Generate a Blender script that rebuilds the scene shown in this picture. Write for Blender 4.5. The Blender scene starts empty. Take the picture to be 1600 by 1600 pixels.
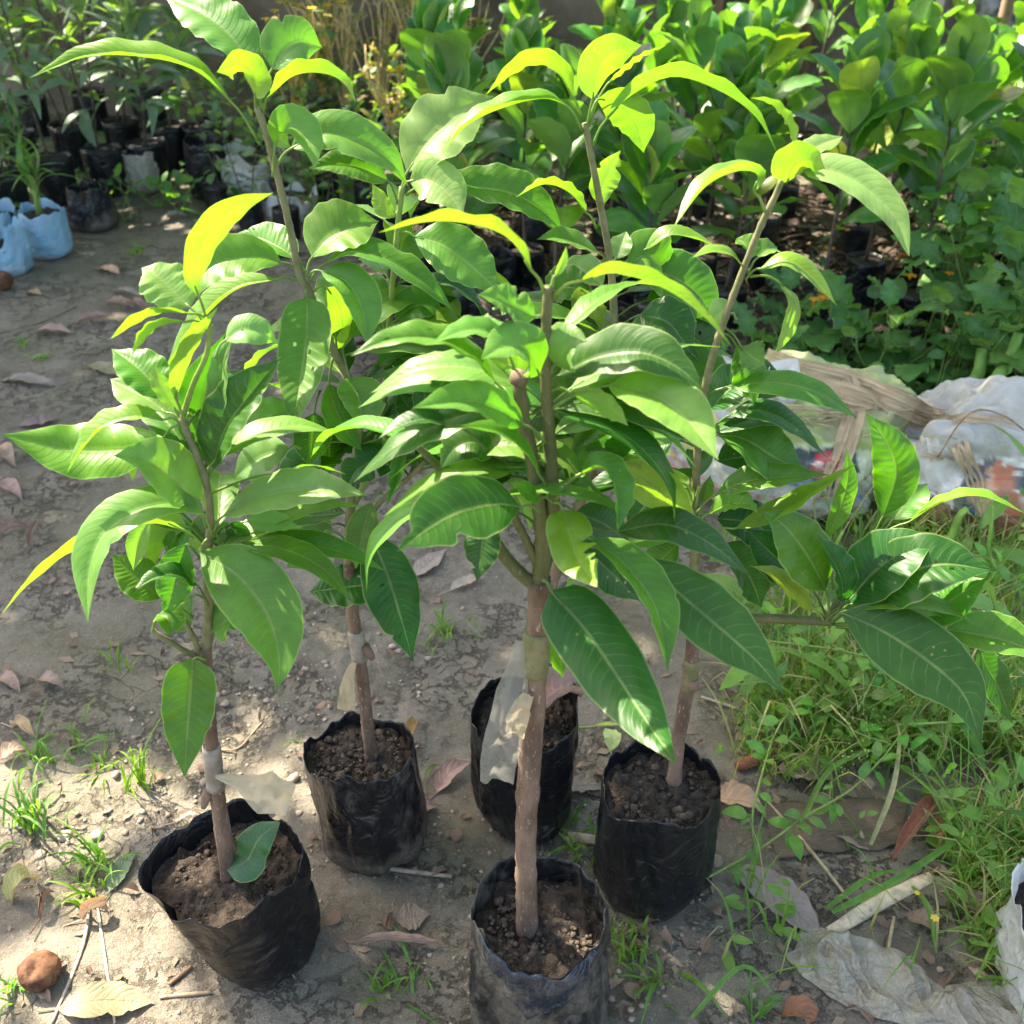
import bpy, math, random

import numpy as np
from mathutils import Vector, Matrix

random.seed(7)
R = math.radians
SC = bpy.context.scene
COL = SC.collection

# ------------------------------------------------------------------ camera, world, sun, exposure
CAM_H, PITCH, FPX = 1.40, 33.0, 1600.0
cam = bpy.data.cameras.new('camera')
cam.sensor_width = 36.0
cam.lens = 36.0
cam.clip_start = 0.02
cam.clip_end = 300.0
cam.dof.use_dof = True
cam.dof.focus_distance = 1.35
cam.dof.aperture_fstop = 7.0
cam_ob = bpy.data.objects.new('camera', cam)
COL.objects.link(cam_ob)
cam_ob.location = (0, 0, CAM_H)
cam_ob.rotation_euler = (R(90 - PITCH), 0, 0)
SC.camera = cam_ob

SUN_EL = 50.0
SUN_AZ_VEC = Vector((-0.78, 0.63, 0)).normalized()
sdir = Vector((SUN_AZ_VEC.x * math.cos(R(SUN_EL)), SUN_AZ_VEC.y * math.cos(R(SUN_EL)), math.sin(R(SUN_EL))))
world = bpy.data.worlds.new('World')
SC.world = world
world.use_nodes = True
wn = world.node_tree
wn.nodes.clear()
sky = wn.nodes.new('ShaderNodeTexSky')
sky.sky_type = 'NISHITA'
sky.sun_disc = False
sky.sun_elevation = R(SUN_EL)
sky.sun_rotation = math.atan2(SUN_AZ_VEC.x, SUN_AZ_VEC.y)
sky.air_density = 1.0
sky.dust_density = 3.0
sky.ozone_density = 0.6
bg = wn.nodes.new('ShaderNodeBackground')
bg.inputs['Strength'].default_value = 0.13
wo = wn.nodes.new('ShaderNodeOutputWorld')
wn.links.new(sky.outputs[0], bg.inputs[0])
wn.links.new(bg.outputs[0], wo.inputs[0])

sun = bpy.data.lights.new('sun', 'SUN')
sun.energy = 4.6
sun.angle = R(0.53)
sun.color = (1.0, 0.93, 0.80)
sun_ob = bpy.data.objects.new('sun', sun)
COL.objects.link(sun_ob)
sun_ob.rotation_euler = (-sdir).to_track_quat('-Z', 'Y').to_euler()

SC.view_settings.view_transform = 'Standard'
SC.view_settings.look = 'None'
SC.view_settings.gamma = 1.0
SC.view_settings.use_curve_mapping = False
SC.view_settings.exposure = 2.40
SC.view_settings.use_white_balance = True
SC.view_settings.white_balance_temperature = 7150
SC.view_settings.white_balance_tint = 12
SC.render.engine = 'CYCLES'
SC.cycles.max_bounces = 8
SC.cycles.transmission_bounces = 6
SC.cycles.transparent_max_bounces = 8

# ------------------------------------------------------------------ pixel <-> place
CP, SP = math.cos(R(PITCH)), math.sin(R(PITCH))
CAMP = Vector((0, 0, CAM_H))

def ray(px, py):
    a, b = (px - 800) / FPX, (py - 800) / FPX
    return Vector((a, CP - b * SP, -SP - b * CP))          # unit optical depth

def onY(px, py, Y):
    d = ray(px, py)
    return CAMP + d * (Y / d.y)

def onZ(px, py, Z=0.0):
    d = ray(px, py)
    return CAMP + d * ((Z - CAM_H) / d.z)

def depth(p):
    q = p - CAMP
    return q.y * CP - q.z * SP

# ------------------------------------------------------------------ noise (vectorised value noise)
def _h(ix, iy, iz, s):
    n = (ix * 374761393 + iy * 668265263 + iz * 2147483647 + s * 974711) & 0xFFFFFFFF
    n = ((n ^ (n >> 13)) * 1274126177) & 0xFFFFFFFF
    n = (n ^ (n >> 16)) & 0xFFFF
    return n / 32767.5 - 1.0

def _vs(x, y, z, s):
    """the same noise for single numbers, without numpy's overhead"""
    ix, iy, iz = math.floor(x), math.floor(y), math.floor(z)
    tx, ty, tz = x - ix, y - iy, z - iz
    tx, ty, tz = tx * tx * (3 - 2 * tx), ty * ty * (3 - 2 * ty), tz * tz * (3 - 2 * tz)
    h = _h
    def row(a, b):
        p, q = h(ix, a, b, s), h(ix + 1, a, b, s)
        return p + (q - p) * tx
    def lay(b):
        p, q = row(iy, b), row(iy + 1, b)
        return p + (q - p) * ty
    p = lay(iz)
    return p if tz == 0 else p + (lay(iz + 1) - p) * tz

def vnoise(x, y, z=0.0, s=0):
    if not isinstance(x, np.ndarray) and not isinstance(y, np.ndarray): return _vs(x, y, z, s)
    x = np.asarray(x, float); y = np.asarray(y, float); z = np.asarray(z, float) + np.zeros_like(x)
    fx, fy, fz = np.floor(x), np.floor(y), np.floor(z)
    ix, iy, iz = fx.astype(np.int64), fy.astype(np.int64), fz.astype(np.int64)
    tx, ty, tz = x - fx, y - fy, z - fz
    tx, ty, tz = [t * t * (3 - 2 * t) for t in (tx, ty, tz)]
    r = 0
    for dx in (0, 1):
        for dy in (0, 1):
            for dz in (0, 1):
                w = (tx if dx else 1 - tx) * (ty if dy else 1 - ty) * (tz if dz else 1 - tz)
                r = r + w * _h(ix + dx, iy + dy, iz + dz, s)
    return r

def fbm(x, y, z=0.0, o=4, s=0):
    a, f, r = 1.0, 1.0, 0.0
    for k in range(o):
        r = r + a * vnoise(x * f, y * f, z * f, s + k)
        a *= 0.5; f *= 2.03
    return r

# ------------------------------------------------------------------ object helpers
def link(name, me, parent=None, mat=None, smooth=True):
    o = bpy.data.objects.new(name, me)
    COL.objects.link(o)
    if parent is not None:
        o.parent = parent
        # parts are modelled in place: undo the offset of the thing's base
        o.matrix_parent_inverse = Matrix.Translation(-parent.location) if parent.parent is None else Matrix.Identity(4)
    if mat is not None and me is not None and len(me.materials) == 0:
        me.materials.append(mat)
    return o

def mesh(name, V, F, UV=None, smooth=True):
    me = bpy.data.meshes.new(name)
    me.from_pydata([tuple(v) for v in V], [], [tuple(int(i) for i in f) for f in F])
    if UV is not None:
        uvl = me.uv_layers.new(name='UVMap')
        li = np.empty(len(me.loops), dtype=np.int32)
        me.loops.foreach_get('vertex_index', li)
        uvl.data.foreach_set('uv', np.asarray(UV, dtype=np.float32)[li].ravel())
    if smooth:
        me.polygons.foreach_set('use_smooth', [True] * len(me.polygons))
    me.update()
    return me

def thing(name, label, cat, loc, group=None):
    o = bpy.data.objects.new(name, None)
    o.empty_display_size = 0.05
    o.location = loc
    COL.objects.link(o)
    o['label'] = label; o['category'] = cat
    if group: o['group'] = group
    return o

def tag(o, label, cat, group=None):
    o['label'] = label; o['category'] = cat
    if group: o['group'] = group
    return o

class MB:
    """collects vertices, faces and uvs of one mesh"""
    def __init__(s):
        s.V, s.F, s.U = [], [], []
    def add(s, V, F, U=None):
        b = len(s.V)
        s.V.extend([tuple(v) for v in V])
        s.F.extend([tuple(i + b for i in f) for f in F])
        s.U.extend([tuple(u) for u in U] if U is not None else [(0.0, 0.0)] * len(V))
    def tube(s, pts, rad, n=8, cap=True, jit=0.0, flat=1.0):
        pts = [Vector(p) for p in pts]
        m = len(pts)
        V, F, U = [], [], []
        up = Vector((0.13, 0.21, 0.97)).normalized()
        prev = None
        for i, p in enumerate(pts):
            T = (pts[min(i + 1, m - 1)] - pts[max(i - 1, 0)])
            if T.length < 1e-9: T = Vector((0, 0, 1))
            T.normalize()
            if prev is None:
                a = T.cross(Vector((0, 1, 0.2)))
                if a.length < 0.2: a = T.cross(Vector((1, 0, 0)))
            else:
                a = prev - T * prev.dot(T)
            a.normalize(); prev = a
            b = T.cross(a)
            r = rad[i] if hasattr(rad, '__len__') else rad
            if i == 0: fa, fb = (flat, 1.0) if abs(a.z) > abs(b.z) else (1.0, flat)   # flattened strips lie flat
            for k in range(n):
                an = 2 * math.pi * k / n
                rr = r * (1 + (random.uniform(-jit, jit) if jit else 0))
                V.append(p + a * math.cos(an) * rr * fa + b * math.sin(an) * rr * fb)
                U.append((k / n, i / max(1, m - 1)))
        for i in range(m - 1):
            for k in range(n):
                k2 = (k + 1) % n
                F.append((i * n + k, i * n + k2, (i + 1) * n + k2, (i + 1) * n + k))
        if cap:
            F.append(tuple(range(n))[::-1])
            F.append(tuple((m - 1) * n + k for k in range(n)))
        s.add(V, F, U)
    def build(s, name, mat, parent=None, smooth=True, color=None):
        o = link(name, mesh(name, s.V, s.F, s.U, smooth), parent, mat)
        if color: o.color = color
        return o

def smooth_path(pts, n):
    """Catmull-Rom through pts, n samples"""
    P = [np.array(p, float) for p in pts]
    P = [2 * P[0] - P[1]] + P + [2 * P[-1] - P[-2]]
    seg = len(P) - 3
    L = [0.0]
    dense = []
    for i in range(seg):
        for k in range(12):
            t = k / 12.0
            p0, p1, p2, p3 = P[i:i + 4]
            dense.append(0.5 * ((2 * p1) + (-p0 + p2) * t + (2 * p0 - 5 * p1 + 4 * p2 - p3) * t * t + (-p0 + 3 * p1 - 3 * p2 + p3) * t ** 3))
    dense.append(P[-2])
    D = np.array(dense)
    ln = np.concatenate([[0], np.cumsum(np.linalg.norm(np.diff(D, axis=0), axis=1))])
    s = np.linspace(0, ln[-1], n)
    return [Vector((np.interp(x, ln, D[:, 0]), np.interp(x, ln, D[:, 1]), np.interp(x, ln, D[:, 2]))) for x in s]

# ------------------------------------------------------------------ leaf blade geometry
PROF = {
    'mango': ([0, .03, .08, .16, .28, .42, .56, .70, .80, .88, .94, 1.0], [.03, .17, .42, .70, .92, 1.0, .95, .74, .48, .26, .10, .0]),
    'ovate': ([0, .03, .08, .16, .28, .42, .56, .70, .82, .90, .96, 1.0], [.05, .22, .50, .80, .98, 1.0, .92, .76, .52, .32, .14, .0]),
    'broad': ([0, .04, .12, .25, .4, .55, .7, .82, .91, .97, 1.0], [.04, .16, .42, .76, .96, 1.0, .94, .78, .54, .27, .0]),
    'lance': ([0, .05, .15, .3, .45, .6, .75, .88, .96, 1.0], [.04, .18, .48, .85, 1.0, .95, .72, .40, .14, .0]),
    'round': ([0, .04, .12, .25, .4, .55, .7, .85, .95, 1.0], [.10, .42, .78, .98, 1.0, .92, .74, .46, .18, .0]),
    'blunt': ([0, .02, .05, .10, .18, .30, .45, .60, .74, .86, .95, 1.0], [.10, .45, .72, .88, .97, 1.0, .97, .84, .60, .32, .12, .0]),
    'strap': ([0, .1, .3, .6, .8, 1.0], [.6, .85, 1.0, .85, .5, .0]),
    'dead': ([0, .05, .15, .3, .5, .7, .85, .95, 1.0], [.05, .3, .7, .95, 1.0, .85, .5, .2, .0]),
}

def blade(mb, C, N, W, fold=20, prof='mango', nu=8, wave=0.05, seed=0, cup=0.0, bites=(), quilt=0.0, foldv=None, holes=()):
    """C: midrib points, N: top normals at each, W: half width (m)."""
    rnd = random.Random(seed)
    n = len(C)
    pv, pw = PROF[prof]
    ph1, ph2 = rnd.uniform(0, 6.28), rnd.uniform(0, 6.28)
    fr = rnd.uniform(3, 6)
    V, U, F = [], [], []
    for i in range(n):
        v = i / (n - 1)
        T = (C[min(i + 1, n - 1)] - C[max(i - 1, 0)]).normalized()
        Nn = (N[i] - T * N[i].dot(T)).normalized()
        S = T.cross(Nn)
        hw = W * np.interp(v, pv, pw)
        fo = R(fold if foldv is None else np.interp(v, [0, .5, 1], foldv))
        for k in range(nu + 1):
            u = 2.0 * k / nu - 1.0
            sg = 1 if u >= 0 else -1
            au = abs(u)
            h = hw
            for (bs, bv, bw, bd) in bites:
                if bs == sg:
                    h *= 1 - bd * math.exp(-((v - bv) / bw) ** 2)
            f2 = fo - R(cup) * au
            p = C[i] + (S * sg * math.cos(f2) + Nn * math.sin(f2)) * (h * au)
            wv = math.sin(fr * 6.28 * v + (ph1 if sg > 0 else ph2)) * wave * W * au * au * math.sin(math.pi * min(1, v * 1.05))
            q = quilt * W * math.sin(2 * math.pi * (v * 15 - au * 1.6)) * math.sin(math.pi * au) * 0.5
            V.append(p + Nn * (wv + q))
            U.append((u * 0.5 + 0.5, v))
    for i in range(n - 1):
        for k in range(nu):
            if holes:
                uu, vv = 2 * (k + .5) / nu - 1, (i + .5) / (n - 1)
                if any(((uu - h[0]) / h[2]) ** 2 + ((vv - h[1]) / h[3]) ** 2 < 1 for h in holes): continue
            a = i * (nu + 1) + k
            F.append((a, a + 1, a + nu + 2, a + nu + 1))
    mb.add(V, F, U)

# ------------------------------------------------------------------ materials
def newmat(name):
    m = bpy.data.materials.new(name)
    m.use_nodes = True
    nt = m.node_tree
    nt.nodes.clear()
    return m, nt

class NT:
    def __init__(s, nt): s.nt = nt
    def n(s, t, **kw):
        nd = s.nt.nodes.new(t)
        for k, v in kw.items():
            if k.startswith('i_'):
                nd.inputs[k[2:].replace('_', ' ')].default_value = v
            else:
                setattr(nd, k, v)
        return nd
    def l(s, a, b): s.nt.links.new(a, b)
    def val(s, x, sock):
        if hasattr(x, 'is_linked') or hasattr(x, 'links'): s.l(x, sock)
        else: sock.default_value = x
    def math(s, op, a, b=0.0, c=None, clamp=False):
        nd = s.n('ShaderNodeMath', operation=op, use_clamp=clamp)
        s.val(a, nd.inputs[0]); s.val(b, nd.inputs[1])
        if c is not None: s.val(c, nd.inputs[2])
        return nd.outputs[0]
    def mix(s, f, a, b, mode='MIX'):
        nd = s.n('ShaderNodeMix', data_type='RGBA', blend_type=mode)
        s.val(f, nd.inputs[0])
        for x, k in ((a, 6), (b, 7)):
            if isinstance(x, tuple): nd.inputs[k].default_value = (*x[:3], 1)
            else: s.l(x, nd.inputs[k])
        return nd.outputs[2]
    def ramp(s, f, stops):
        nd = s.n('ShaderNodeMapRange', interpolation_type='SMOOTHSTEP')
        s.val(f, nd.inputs[0])
        nd.inputs[1].default_value, nd.inputs[2].default_value, nd.inputs[3].default_value, nd.inputs[4].default_value = stops
        return nd.outputs[0]
    def noise(s, vec, scale, detail=4, rough=0.55, dist=0.0):
        nd = s.n('ShaderNodeTexNoise')
        if vec is not None: s.l(vec, nd.inputs['Vector'])
        nd.inputs['Scale'].default_value = scale
        nd.inputs['Detail'].default_value = detail
        nd.inputs['Roughness'].default_value = rough
        nd.inputs['Distortion'].default_value = dist
        return nd.outputs[0]
    def voro(s, vec, scale, feature='F1', out=0, rnd=1.0):
        nd = s.n('ShaderNodeTexVoronoi', feature=feature)
        if vec is not None: s.l(vec, nd.inputs['Vector'])
        nd.inputs['Scale'].default_value = scale
        nd.inputs['Randomness'].default_value = rnd
        return nd.outputs[out]
    def bump(s, h, strength, dist, nrm=None):
        nd = s.n('ShaderNodeBump')
        nd.inputs['Strength'].default_value = strength
        nd.inputs['Distance'].default_value = dist
        s.l(h, nd.inputs['Height'])
        if nrm is not None: s.l(nrm, nd.inputs['Normal'])
        return nd.outputs[0]

def leaf_material(name, nveins=17.0, vein_amt=0.35, rough=0.36, trans=0.42, coord_scale=1.0, spec=0.5, underlight=0.35, yellow=1.0, veincol=(0.42, 0.50, 0.20), undercol=(0.26, 0.36, 0.16), tr=(1.6, 2.05, 0.30), bumpk=1.0):
    m, nt = newmat(name); g = NT(nt)
    uv = g.n('ShaderNodeUVMap').outputs[0]
    sx = g.n('ShaderNodeSeparateXYZ'); g.l(uv, sx.inputs[0])
    u, v = sx.outputs[0], sx.outputs[1]
    au = g.math('ABSOLUTE', g.math('MULTIPLY_ADD', u, 2.0, -1.0))
    tc = g.n('ShaderNodeTexCoord').outputs['Object']
    nz = g.noise(tc, 30 * coord_scale, 3)
    nz2 = g.noise(tc, 160 * coord_scale, 4)
    mid = g.ramp(au, (0.02, 0.07, 1.0, 0.0))
    oi = g.n('ShaderNodeObjectInfo')
    nv_ = g.math('MULTIPLY', g.math('MULTIPLY_ADD', oi.outputs['Random'], 0.45, 0.78), nveins)
    ph = g.math('MULTIPLY_ADD', v, nv_, g.math('MULTIPLY', g.math('POWER', au, 1.5), g.math('MULTIPLY_ADD', oi.outputs['Random'], -1.2, -1.5)))
    ph = g.math('MULTIPLY_ADD', nz, 1.3, ph)
    tri = g.math('ABSOLUTE', g.math('SUBTRACT', g.math('FRACT', ph), 0.5))
    lat = g.ramp(tri, (0.0, 0.075, 1.0, 0.0))
    lat = g.math('MULTIPLY', lat, g.ramp(au, (0.5, 0.98, 1.0, 0.0)))
    edge = g.ramp(au, (0.93, 0.99, 0.0, 1.0))
    vein = g.math('MAXIMUM', mid, g.math('MULTIPLY', lat, 0.5), clamp=True)
    base = oi.outputs['Color']
    hs = g.n('ShaderNodeHueSaturation')
    g.l(base, hs.inputs['Color'])
    g.l(g.math('MULTIPLY_ADD', nz, 0.7, 0.66), hs.inputs['Value'])
    g.l(g.math('MULTIPLY_ADD', oi.outputs['Random'], 0.03, 0.485), hs.inputs['Hue'])
    c = hs.outputs[0]
    light = g.mix(0.5, c, veincol)
    c = g.mix(g.math('MULTIPLY', vein, g.math('MULTIPLY', g.ramp(nz, (0.3, 0.7, vein_amt * 0.9, vein_amt * 1.7)), 1.0), clamp=True), c, light)
    c = g.mix(g.math('MULTIPLY', edge, 0.7), c, light)
    # blemishes: alpha of the object colour < 1 means more brown specks
    vo = g.voro(tc, 75 * coord_scale)
    amt = g.math('SUBTRACT', 1.0, oi.outputs['Alpha'])
    sp = g.math('MULTIPLY', g.ramp(vo, (0.08, 0.16, 1.0, 0.0)), g.math('LESS_THAN', g.noise(tc, 22 * coord_scale, 1), g.math('MULTIPLY_ADD', amt, 0.5, 0.30)))
    c = g.mix(g.math('MULTIPLY', sp, 0.75), c, (0.30, 0.26, 0.05))
    br = g.math('MULTIPLY', g.ramp(g.noise(tc, 26 * coord_scale, 3), (0.66, 0.70, 0.0, 1.0)), g.ramp(amt, (0.25, 0.5, 0.0, 1.0)))
    c = g.mix(br, c, (0.10, 0.045, 0.015))
    geo = g.n('ShaderNodeNewGeometry')
    under = g.mix(underlight, c, undercol)
    cf = g.mix(geo.outputs['Backfacing'], c, under)
    hgt = g.math('MULTIPLY_ADD', lat, -0.6, g.math('MULTIPLY', mid, -1.0))
    hgt = g.math('MULTIPLY_ADD', g.math('ABSOLUTE', g.math('SINE', g.math('MULTIPLY', ph, math.pi))), 0.5, hgt)
    hgt = g.math('MULTIPLY_ADD', nz2, 0.25, hgt)
    nrm = g.bump(hgt, 0.16 * bumpk, 0.0018 * bumpk / coord_scale)
    p = g.n('ShaderNodeBsdfPrincipled')
    g.l(cf, p.inputs['Base Color']); g.l(nrm, p.inputs['Normal'])
    g.l(g.math('ADD', g.math('MULTIPLY_ADD', nz2, 0.16, rough - 0.08), g.math('MULTIPLY', geo.outputs['Backfacing'], 0.2)), p.inputs['Roughness'])
    p.inputs['Specular IOR Level'].default_value = spec
    t = g.n('ShaderNodeBsdfTranslucent')
    tcol = g.mix(1.0, cf, (tr[0] * yellow, tr[1], tr[2]), 'MULTIPLY')
    dkv = g.math('MULTIPLY_ADD', vein, -0.45, g.math('MULTIPLY_ADD', nz, 0.5, 0.75))
    vs = g.n('ShaderNodeVectorMath', operation='SCALE'); g.l(tcol, vs.inputs[0]); g.l(dkv, vs.inputs['Scale']); tcol = vs.outputs[0]
    g.l(tcol, t.inputs['Color']); g.l(nrm, t.inputs['Normal'])
    mx = g.n('ShaderNodeMixShader'); mx.inputs[0].default_value = trans
    g.l(p.outputs[0], mx.inputs[1]); g.l(t.outputs[0], mx.inputs[2])
    o = g.n('ShaderNodeOutputMaterial'); g.l(mx.outputs[0], o.inputs[0])
    return m

def simple_material(name, c1, c2, scale=20, rough=0.8, bump=0.3, bdist=0.003, c3=None, s3=60, t3=(0.55, 0.7), spec=0.3, objcol=False, stretch=None, trans=0.0, uvmap=False, metallic=0.0, rough2=None):
    m, nt = newmat(name); g = NT(nt)
    tcn = g.n('ShaderNodeTexCoord')
    tc = tcn.outputs['UV' if uvmap else 'Object']
    if stretch:
        mp = g.n('ShaderNodeMapping'); mp.inputs['Scale'].default_value = stretch
        g.l(tc, mp.inputs[0]); tc = mp.outputs[0]
    n1 = g.noise(tc, scale, 6, 0.6)
    n2 = g.noise(tc, scale * 5.3, 5, 0.6)
    c = g.mix(g.ramp(n1, (0.35, 0.65, 0.0, 1.0)), c1, c2)
    if objcol:
        oi = g.n('ShaderNodeObjectInfo')
        c = g.mix(1.0, oi.outputs['Color'], c, 'MULTIPLY')
    if c3 is not None:
        c = g.mix(g.ramp(g.noise(tc, s3, 5, 0.65), (t3[0], t3[1], 0.0, 1.0)), c, c3)
    p = g.n('ShaderNodeBsdfPrincipled')
    g.l(c, p.inputs['Base Color'])
    if rough2 is not None:
        g.l(g.ramp(n2, (0.35, 0.65, rough, rough2)), p.inputs['Roughness'])
    else:
        p.inputs['Roughness'].default_value = rough
    p.inputs['Specular IOR Level'].default_value = spec
    p.inputs['Metallic'].default_value = metallic
    h = g.math('MULTIPLY_ADD', n2, 0.5, n1)
    g.l(g.bump(h, bump, bdist), p.inputs['Normal'])
    out = p.outputs[0]
    if trans > 0:
        t = g.n('ShaderNodeBsdfTranslucent'); g.l(c, t.inputs['Color'])
        mx = g.n('ShaderNodeMixShader'); mx.inputs[0].default_value = trans
        g.l(out, mx.inputs[1]); g.l(t.outputs[0], mx.inputs[2]); out = mx.outputs[0]
    o = g.n('ShaderNodeOutputMaterial'); g.l(out, o.inputs[0])
    return m

def ground_material():
    m, nt = newmat('mud_ground'); g = NT(nt)
    tc = g.n('ShaderNodeTexCoord').outputs['Object']
    big = g.noise(tc, 1.6, 5, 0.6)
    med = g.noise(tc, 7.0, 6, 0.65)
    fine = g.noise(tc, 60.0, 6, 0.7)
    grit = g.noise(tc, 420.0, 3, 0.7)
    c = g.mix(g.ramp(med, (0.35, 0.65, 0, 1)), (0.182, 0.162, 0.122), (0.265, 0.238, 0.186))
    c = g.mix(g.ramp(big, (0.46, 0.62, 0, 1)), c, (0.180, 0.168, 0.112))
    # old wet brown stains and pale dry crust
    c = g.mix(g.math('MULTIPLY', g.ramp(g.noise(tc, 4.2, 5, 0.7, 0.6), (0.56, 0.68, 0, 1)), 0.35), c, (0.15, 0.122, 0.088))
    c = g.mix(g.math('MULTIPLY', g.ramp(fine, (0.58, 0.74, 0, 1)), 0.6), c, (0.44, 0.385, 0.31))
    c = g.mix(g.math('MULTIPLY', g.ramp(g.voro(tc, 130.0), (0.05, 0.22, 1, 0)), g.ramp(med, (0.45, 0.6, 0, 0.75))), c, (0.12, 0.09, 0.065))
    c = g.mix(g.math('MULTIPLY', g.ramp(grit, (0.42, 0.62, 0, 1)), 0.45), c, (0.12, 0.10, 0.072))
    c = g.mix(g.math('MULTIPLY', g.ramp(g.noise(tc, 240.0, 2), (0.60, 0.68, 0, 1)), 0.4), c, (0.36, 0.33, 0.27))
    # flaky broken crust: thin dark edges where layers of dried mud end
    for sc_, wd_, am_ in ((5.0, .016, .55), (13.0, .030, .6), (34.0, .05, .45)):
        rn = g.noise(tc, sc_, 7, 0.72, 0.15)
        rid = g.ramp(g.math('ABSOLUTE', g.math('SUBTRACT', rn, 0.5)), (0.0, wd_, 1, 0))
        rid = g.math('MULTIPLY', rid, g.ramp(g.noise(tc, 3.1 + sc_ * .1, 3), (0.42, 0.58, 0, 1)))
        c = g.mix(g.math('MULTIPLY', rid, am_), c, (0.085, 0.068, 0.048))
        if sc_ == 13.0: ridge = rid
    # cracks
    mp = g.n('ShaderNodeVectorMath', operation='ADD')
    nd = g.n('ShaderNodeTexNoise'); nd.inputs['Scale'].default_value = 9.0; g.l(tc, nd.inputs['Vector'])
    sc = g.n('ShaderNodeVectorMath', operation='SCALE'); g.l(nd.outputs['Color'], sc.inputs[0]); sc.inputs['Scale'].default_value = 0.14
    g.l(tc, mp.inputs[0]); g.l(sc.outputs[0], mp.inputs[1])
    cr = g.voro(mp.outputs[0], 13.0, 'DISTANCE_TO_EDGE')
    crm = g.math('MULTIPLY', g.ramp(cr, (0.0, 0.022, 1, 0)), g.ramp(g.noise(tc, 2.3, 3), (0.56, 0.66, 0, 1)))
    c = g.mix(g.math('MULTIPLY', crm, 0.6), c, (0.085, 0.065, 0.045))
    p = g.n('ShaderNodeBsdfPrincipled')
    g.l(c, p.inputs['Base Color'])
    g.l(g.ramp(big, (0.35, 0.65, 0.9, 0.62)), p.inputs['Roughness'])
    p.inputs['Specular IOR Level'].default_value = 0.3
    h = g.math('MULTIPLY_ADD', fine, 0.5, med)
    h = g.math('MULTIPLY_ADD', crm, -1.0, h)
    h = g.math('MULTIPLY_ADD', grit, 0.22, h)
    h = g.math('MULTIPLY_ADD', ridge, -0.35, h)
    h = g.math('MULTIPLY_ADD', g.math('GREATER_THAN', g.noise(tc, 13.0, 7, 0.72, 0.15), 0.5), 0.12, h)
    g.l(g.bump(h, 1.0, 0.016), p.inputs['Normal'])
    o = g.n('ShaderNodeOutputMaterial'); g.l(p.outputs[0], o.inputs[0])
    return m

def bag_material(name, base, dust, dust_lo=0.50, dust_hi=0.72, rough=0.30, wr=1.0, dirt=(0.17, 0.145, 0.11), trans=0.0):
    m, nt = newmat(name); g = NT(nt)
    tc = g.n('ShaderNodeTexCoord').outputs['Object']
    sx = g.n('ShaderNodeSeparateXYZ'); g.l(tc, sx.inputs[0])
    mp = g.n('ShaderNodeMapping'); mp.inputs['Scale'].default_value = (1, 1, 0.35); g.l(tc, mp.inputs[0])
    n1 = g.noise(tc, 9, 6, 0.7, 0.4)
    n2 = g.noise(mp.outputs[0], 55, 6, 0.75)
    n3 = g.noise(tc, 230, 3, 0.6)
    # mud smeared up from the ground
    low = g.ramp(sx.outputs[2], (0.0, 0.08, 0.12, 0.0))
    d = g.math('ADD', g.math('MULTIPLY_ADD', n2, 0.45, g.math('MULTIPLY', n1, 0.55)), low)
    dm = g.ramp(d, (dust_lo, dust_hi, 0.0, 1.0))
    dm = g.math('MULTIPLY', dm, g.ramp(n3, (0.3, 0.6, 0.55, 1.0)))
    c = g.mix(g.math('MULTIPLY', dm, dust), base, dirt)
    p = g.n('ShaderNodeBsdfPrincipled')
    g.l(c, p.inputs['Base Color'])
    g.l(g.math('MULTIPLY_ADD', dm, 0.45, g.math('MULTIPLY_ADD', n2, 0.2, rough - 0.08)), p.inputs['Roughness'])
    p.inputs['Specular IOR Level'].default_value = 0.40
    w1 = g.noise(tc, 15, 4, 0.5, 1.6)
    w1 = g.math('ABSOLUTE', g.math('SUBTRACT', w1, 0.5))
    h = g.math('MULTIPLY_ADD', n2, 0.12, g.math('MULTIPLY', w1, -1.6 * wr))
    g.l(g.bump(h, 0.8, 0.006), p.inputs['Normal'])
    out = p.outputs[0]
    if trans > 0:
        t = g.n('ShaderNodeBsdfTranslucent'); g.l(c, t.inputs['Color'])
        mx = g.n('ShaderNodeMixShader'); mx.inputs[0].default_value = trans
        g.l(out, mx.inputs[1]); g.l(t.outputs[0], mx.inputs[2]); out = mx.outputs[0]
    o = g.n('ShaderNodeOutputMaterial'); g.l(out, o.inputs[0])
    return m

def attr_material(name, rough=0.5, bump=0.4):
    m, nt = newmat(name); g = NT(nt)
    tc = g.n('ShaderNodeTexCoord').outputs['Object']
    at = g.n('ShaderNodeAttribute'); at.attribute_name = 'print'
    n1 = g.noise(tc, 14, 6, 0.7)
    n2 = g.noise(tc, 90, 5, 0.7)
    c = g.mix(g.math('MULTIPLY', g.ramp(n1, (0.42, 0.68, 0, 1)), 0.55), at.outputs['Color'], (0.27, 0.23, 0.16))
    c = g.mix(g.math('MULTIPLY', g.ramp(n2, (0.62, 0.74, 0, 1)), 0.5), c, (0.16, 0.12, 0.08))
    p = g.n('ShaderNodeBsdfPrincipled'); g.l(c, p.inputs['Base Color'])
    p.inputs['Roughness'].default_value = rough
    w1 = g.math('ABSOLUTE', g.math('SUBTRACT', g.noise(tc, 16, 4, 0.5, 1.2), 0.5))
    g.l(g.bump(g.math('MULTIPLY_ADD', n2, 0.1, g.math('MULTIPLY', w1, -1.5)), bump, 0.012), p.inputs['Normal'])
    o = g.n('ShaderNodeOutputMaterial'); g.l(p.outputs[0], o.inputs[0])
    return m

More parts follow.
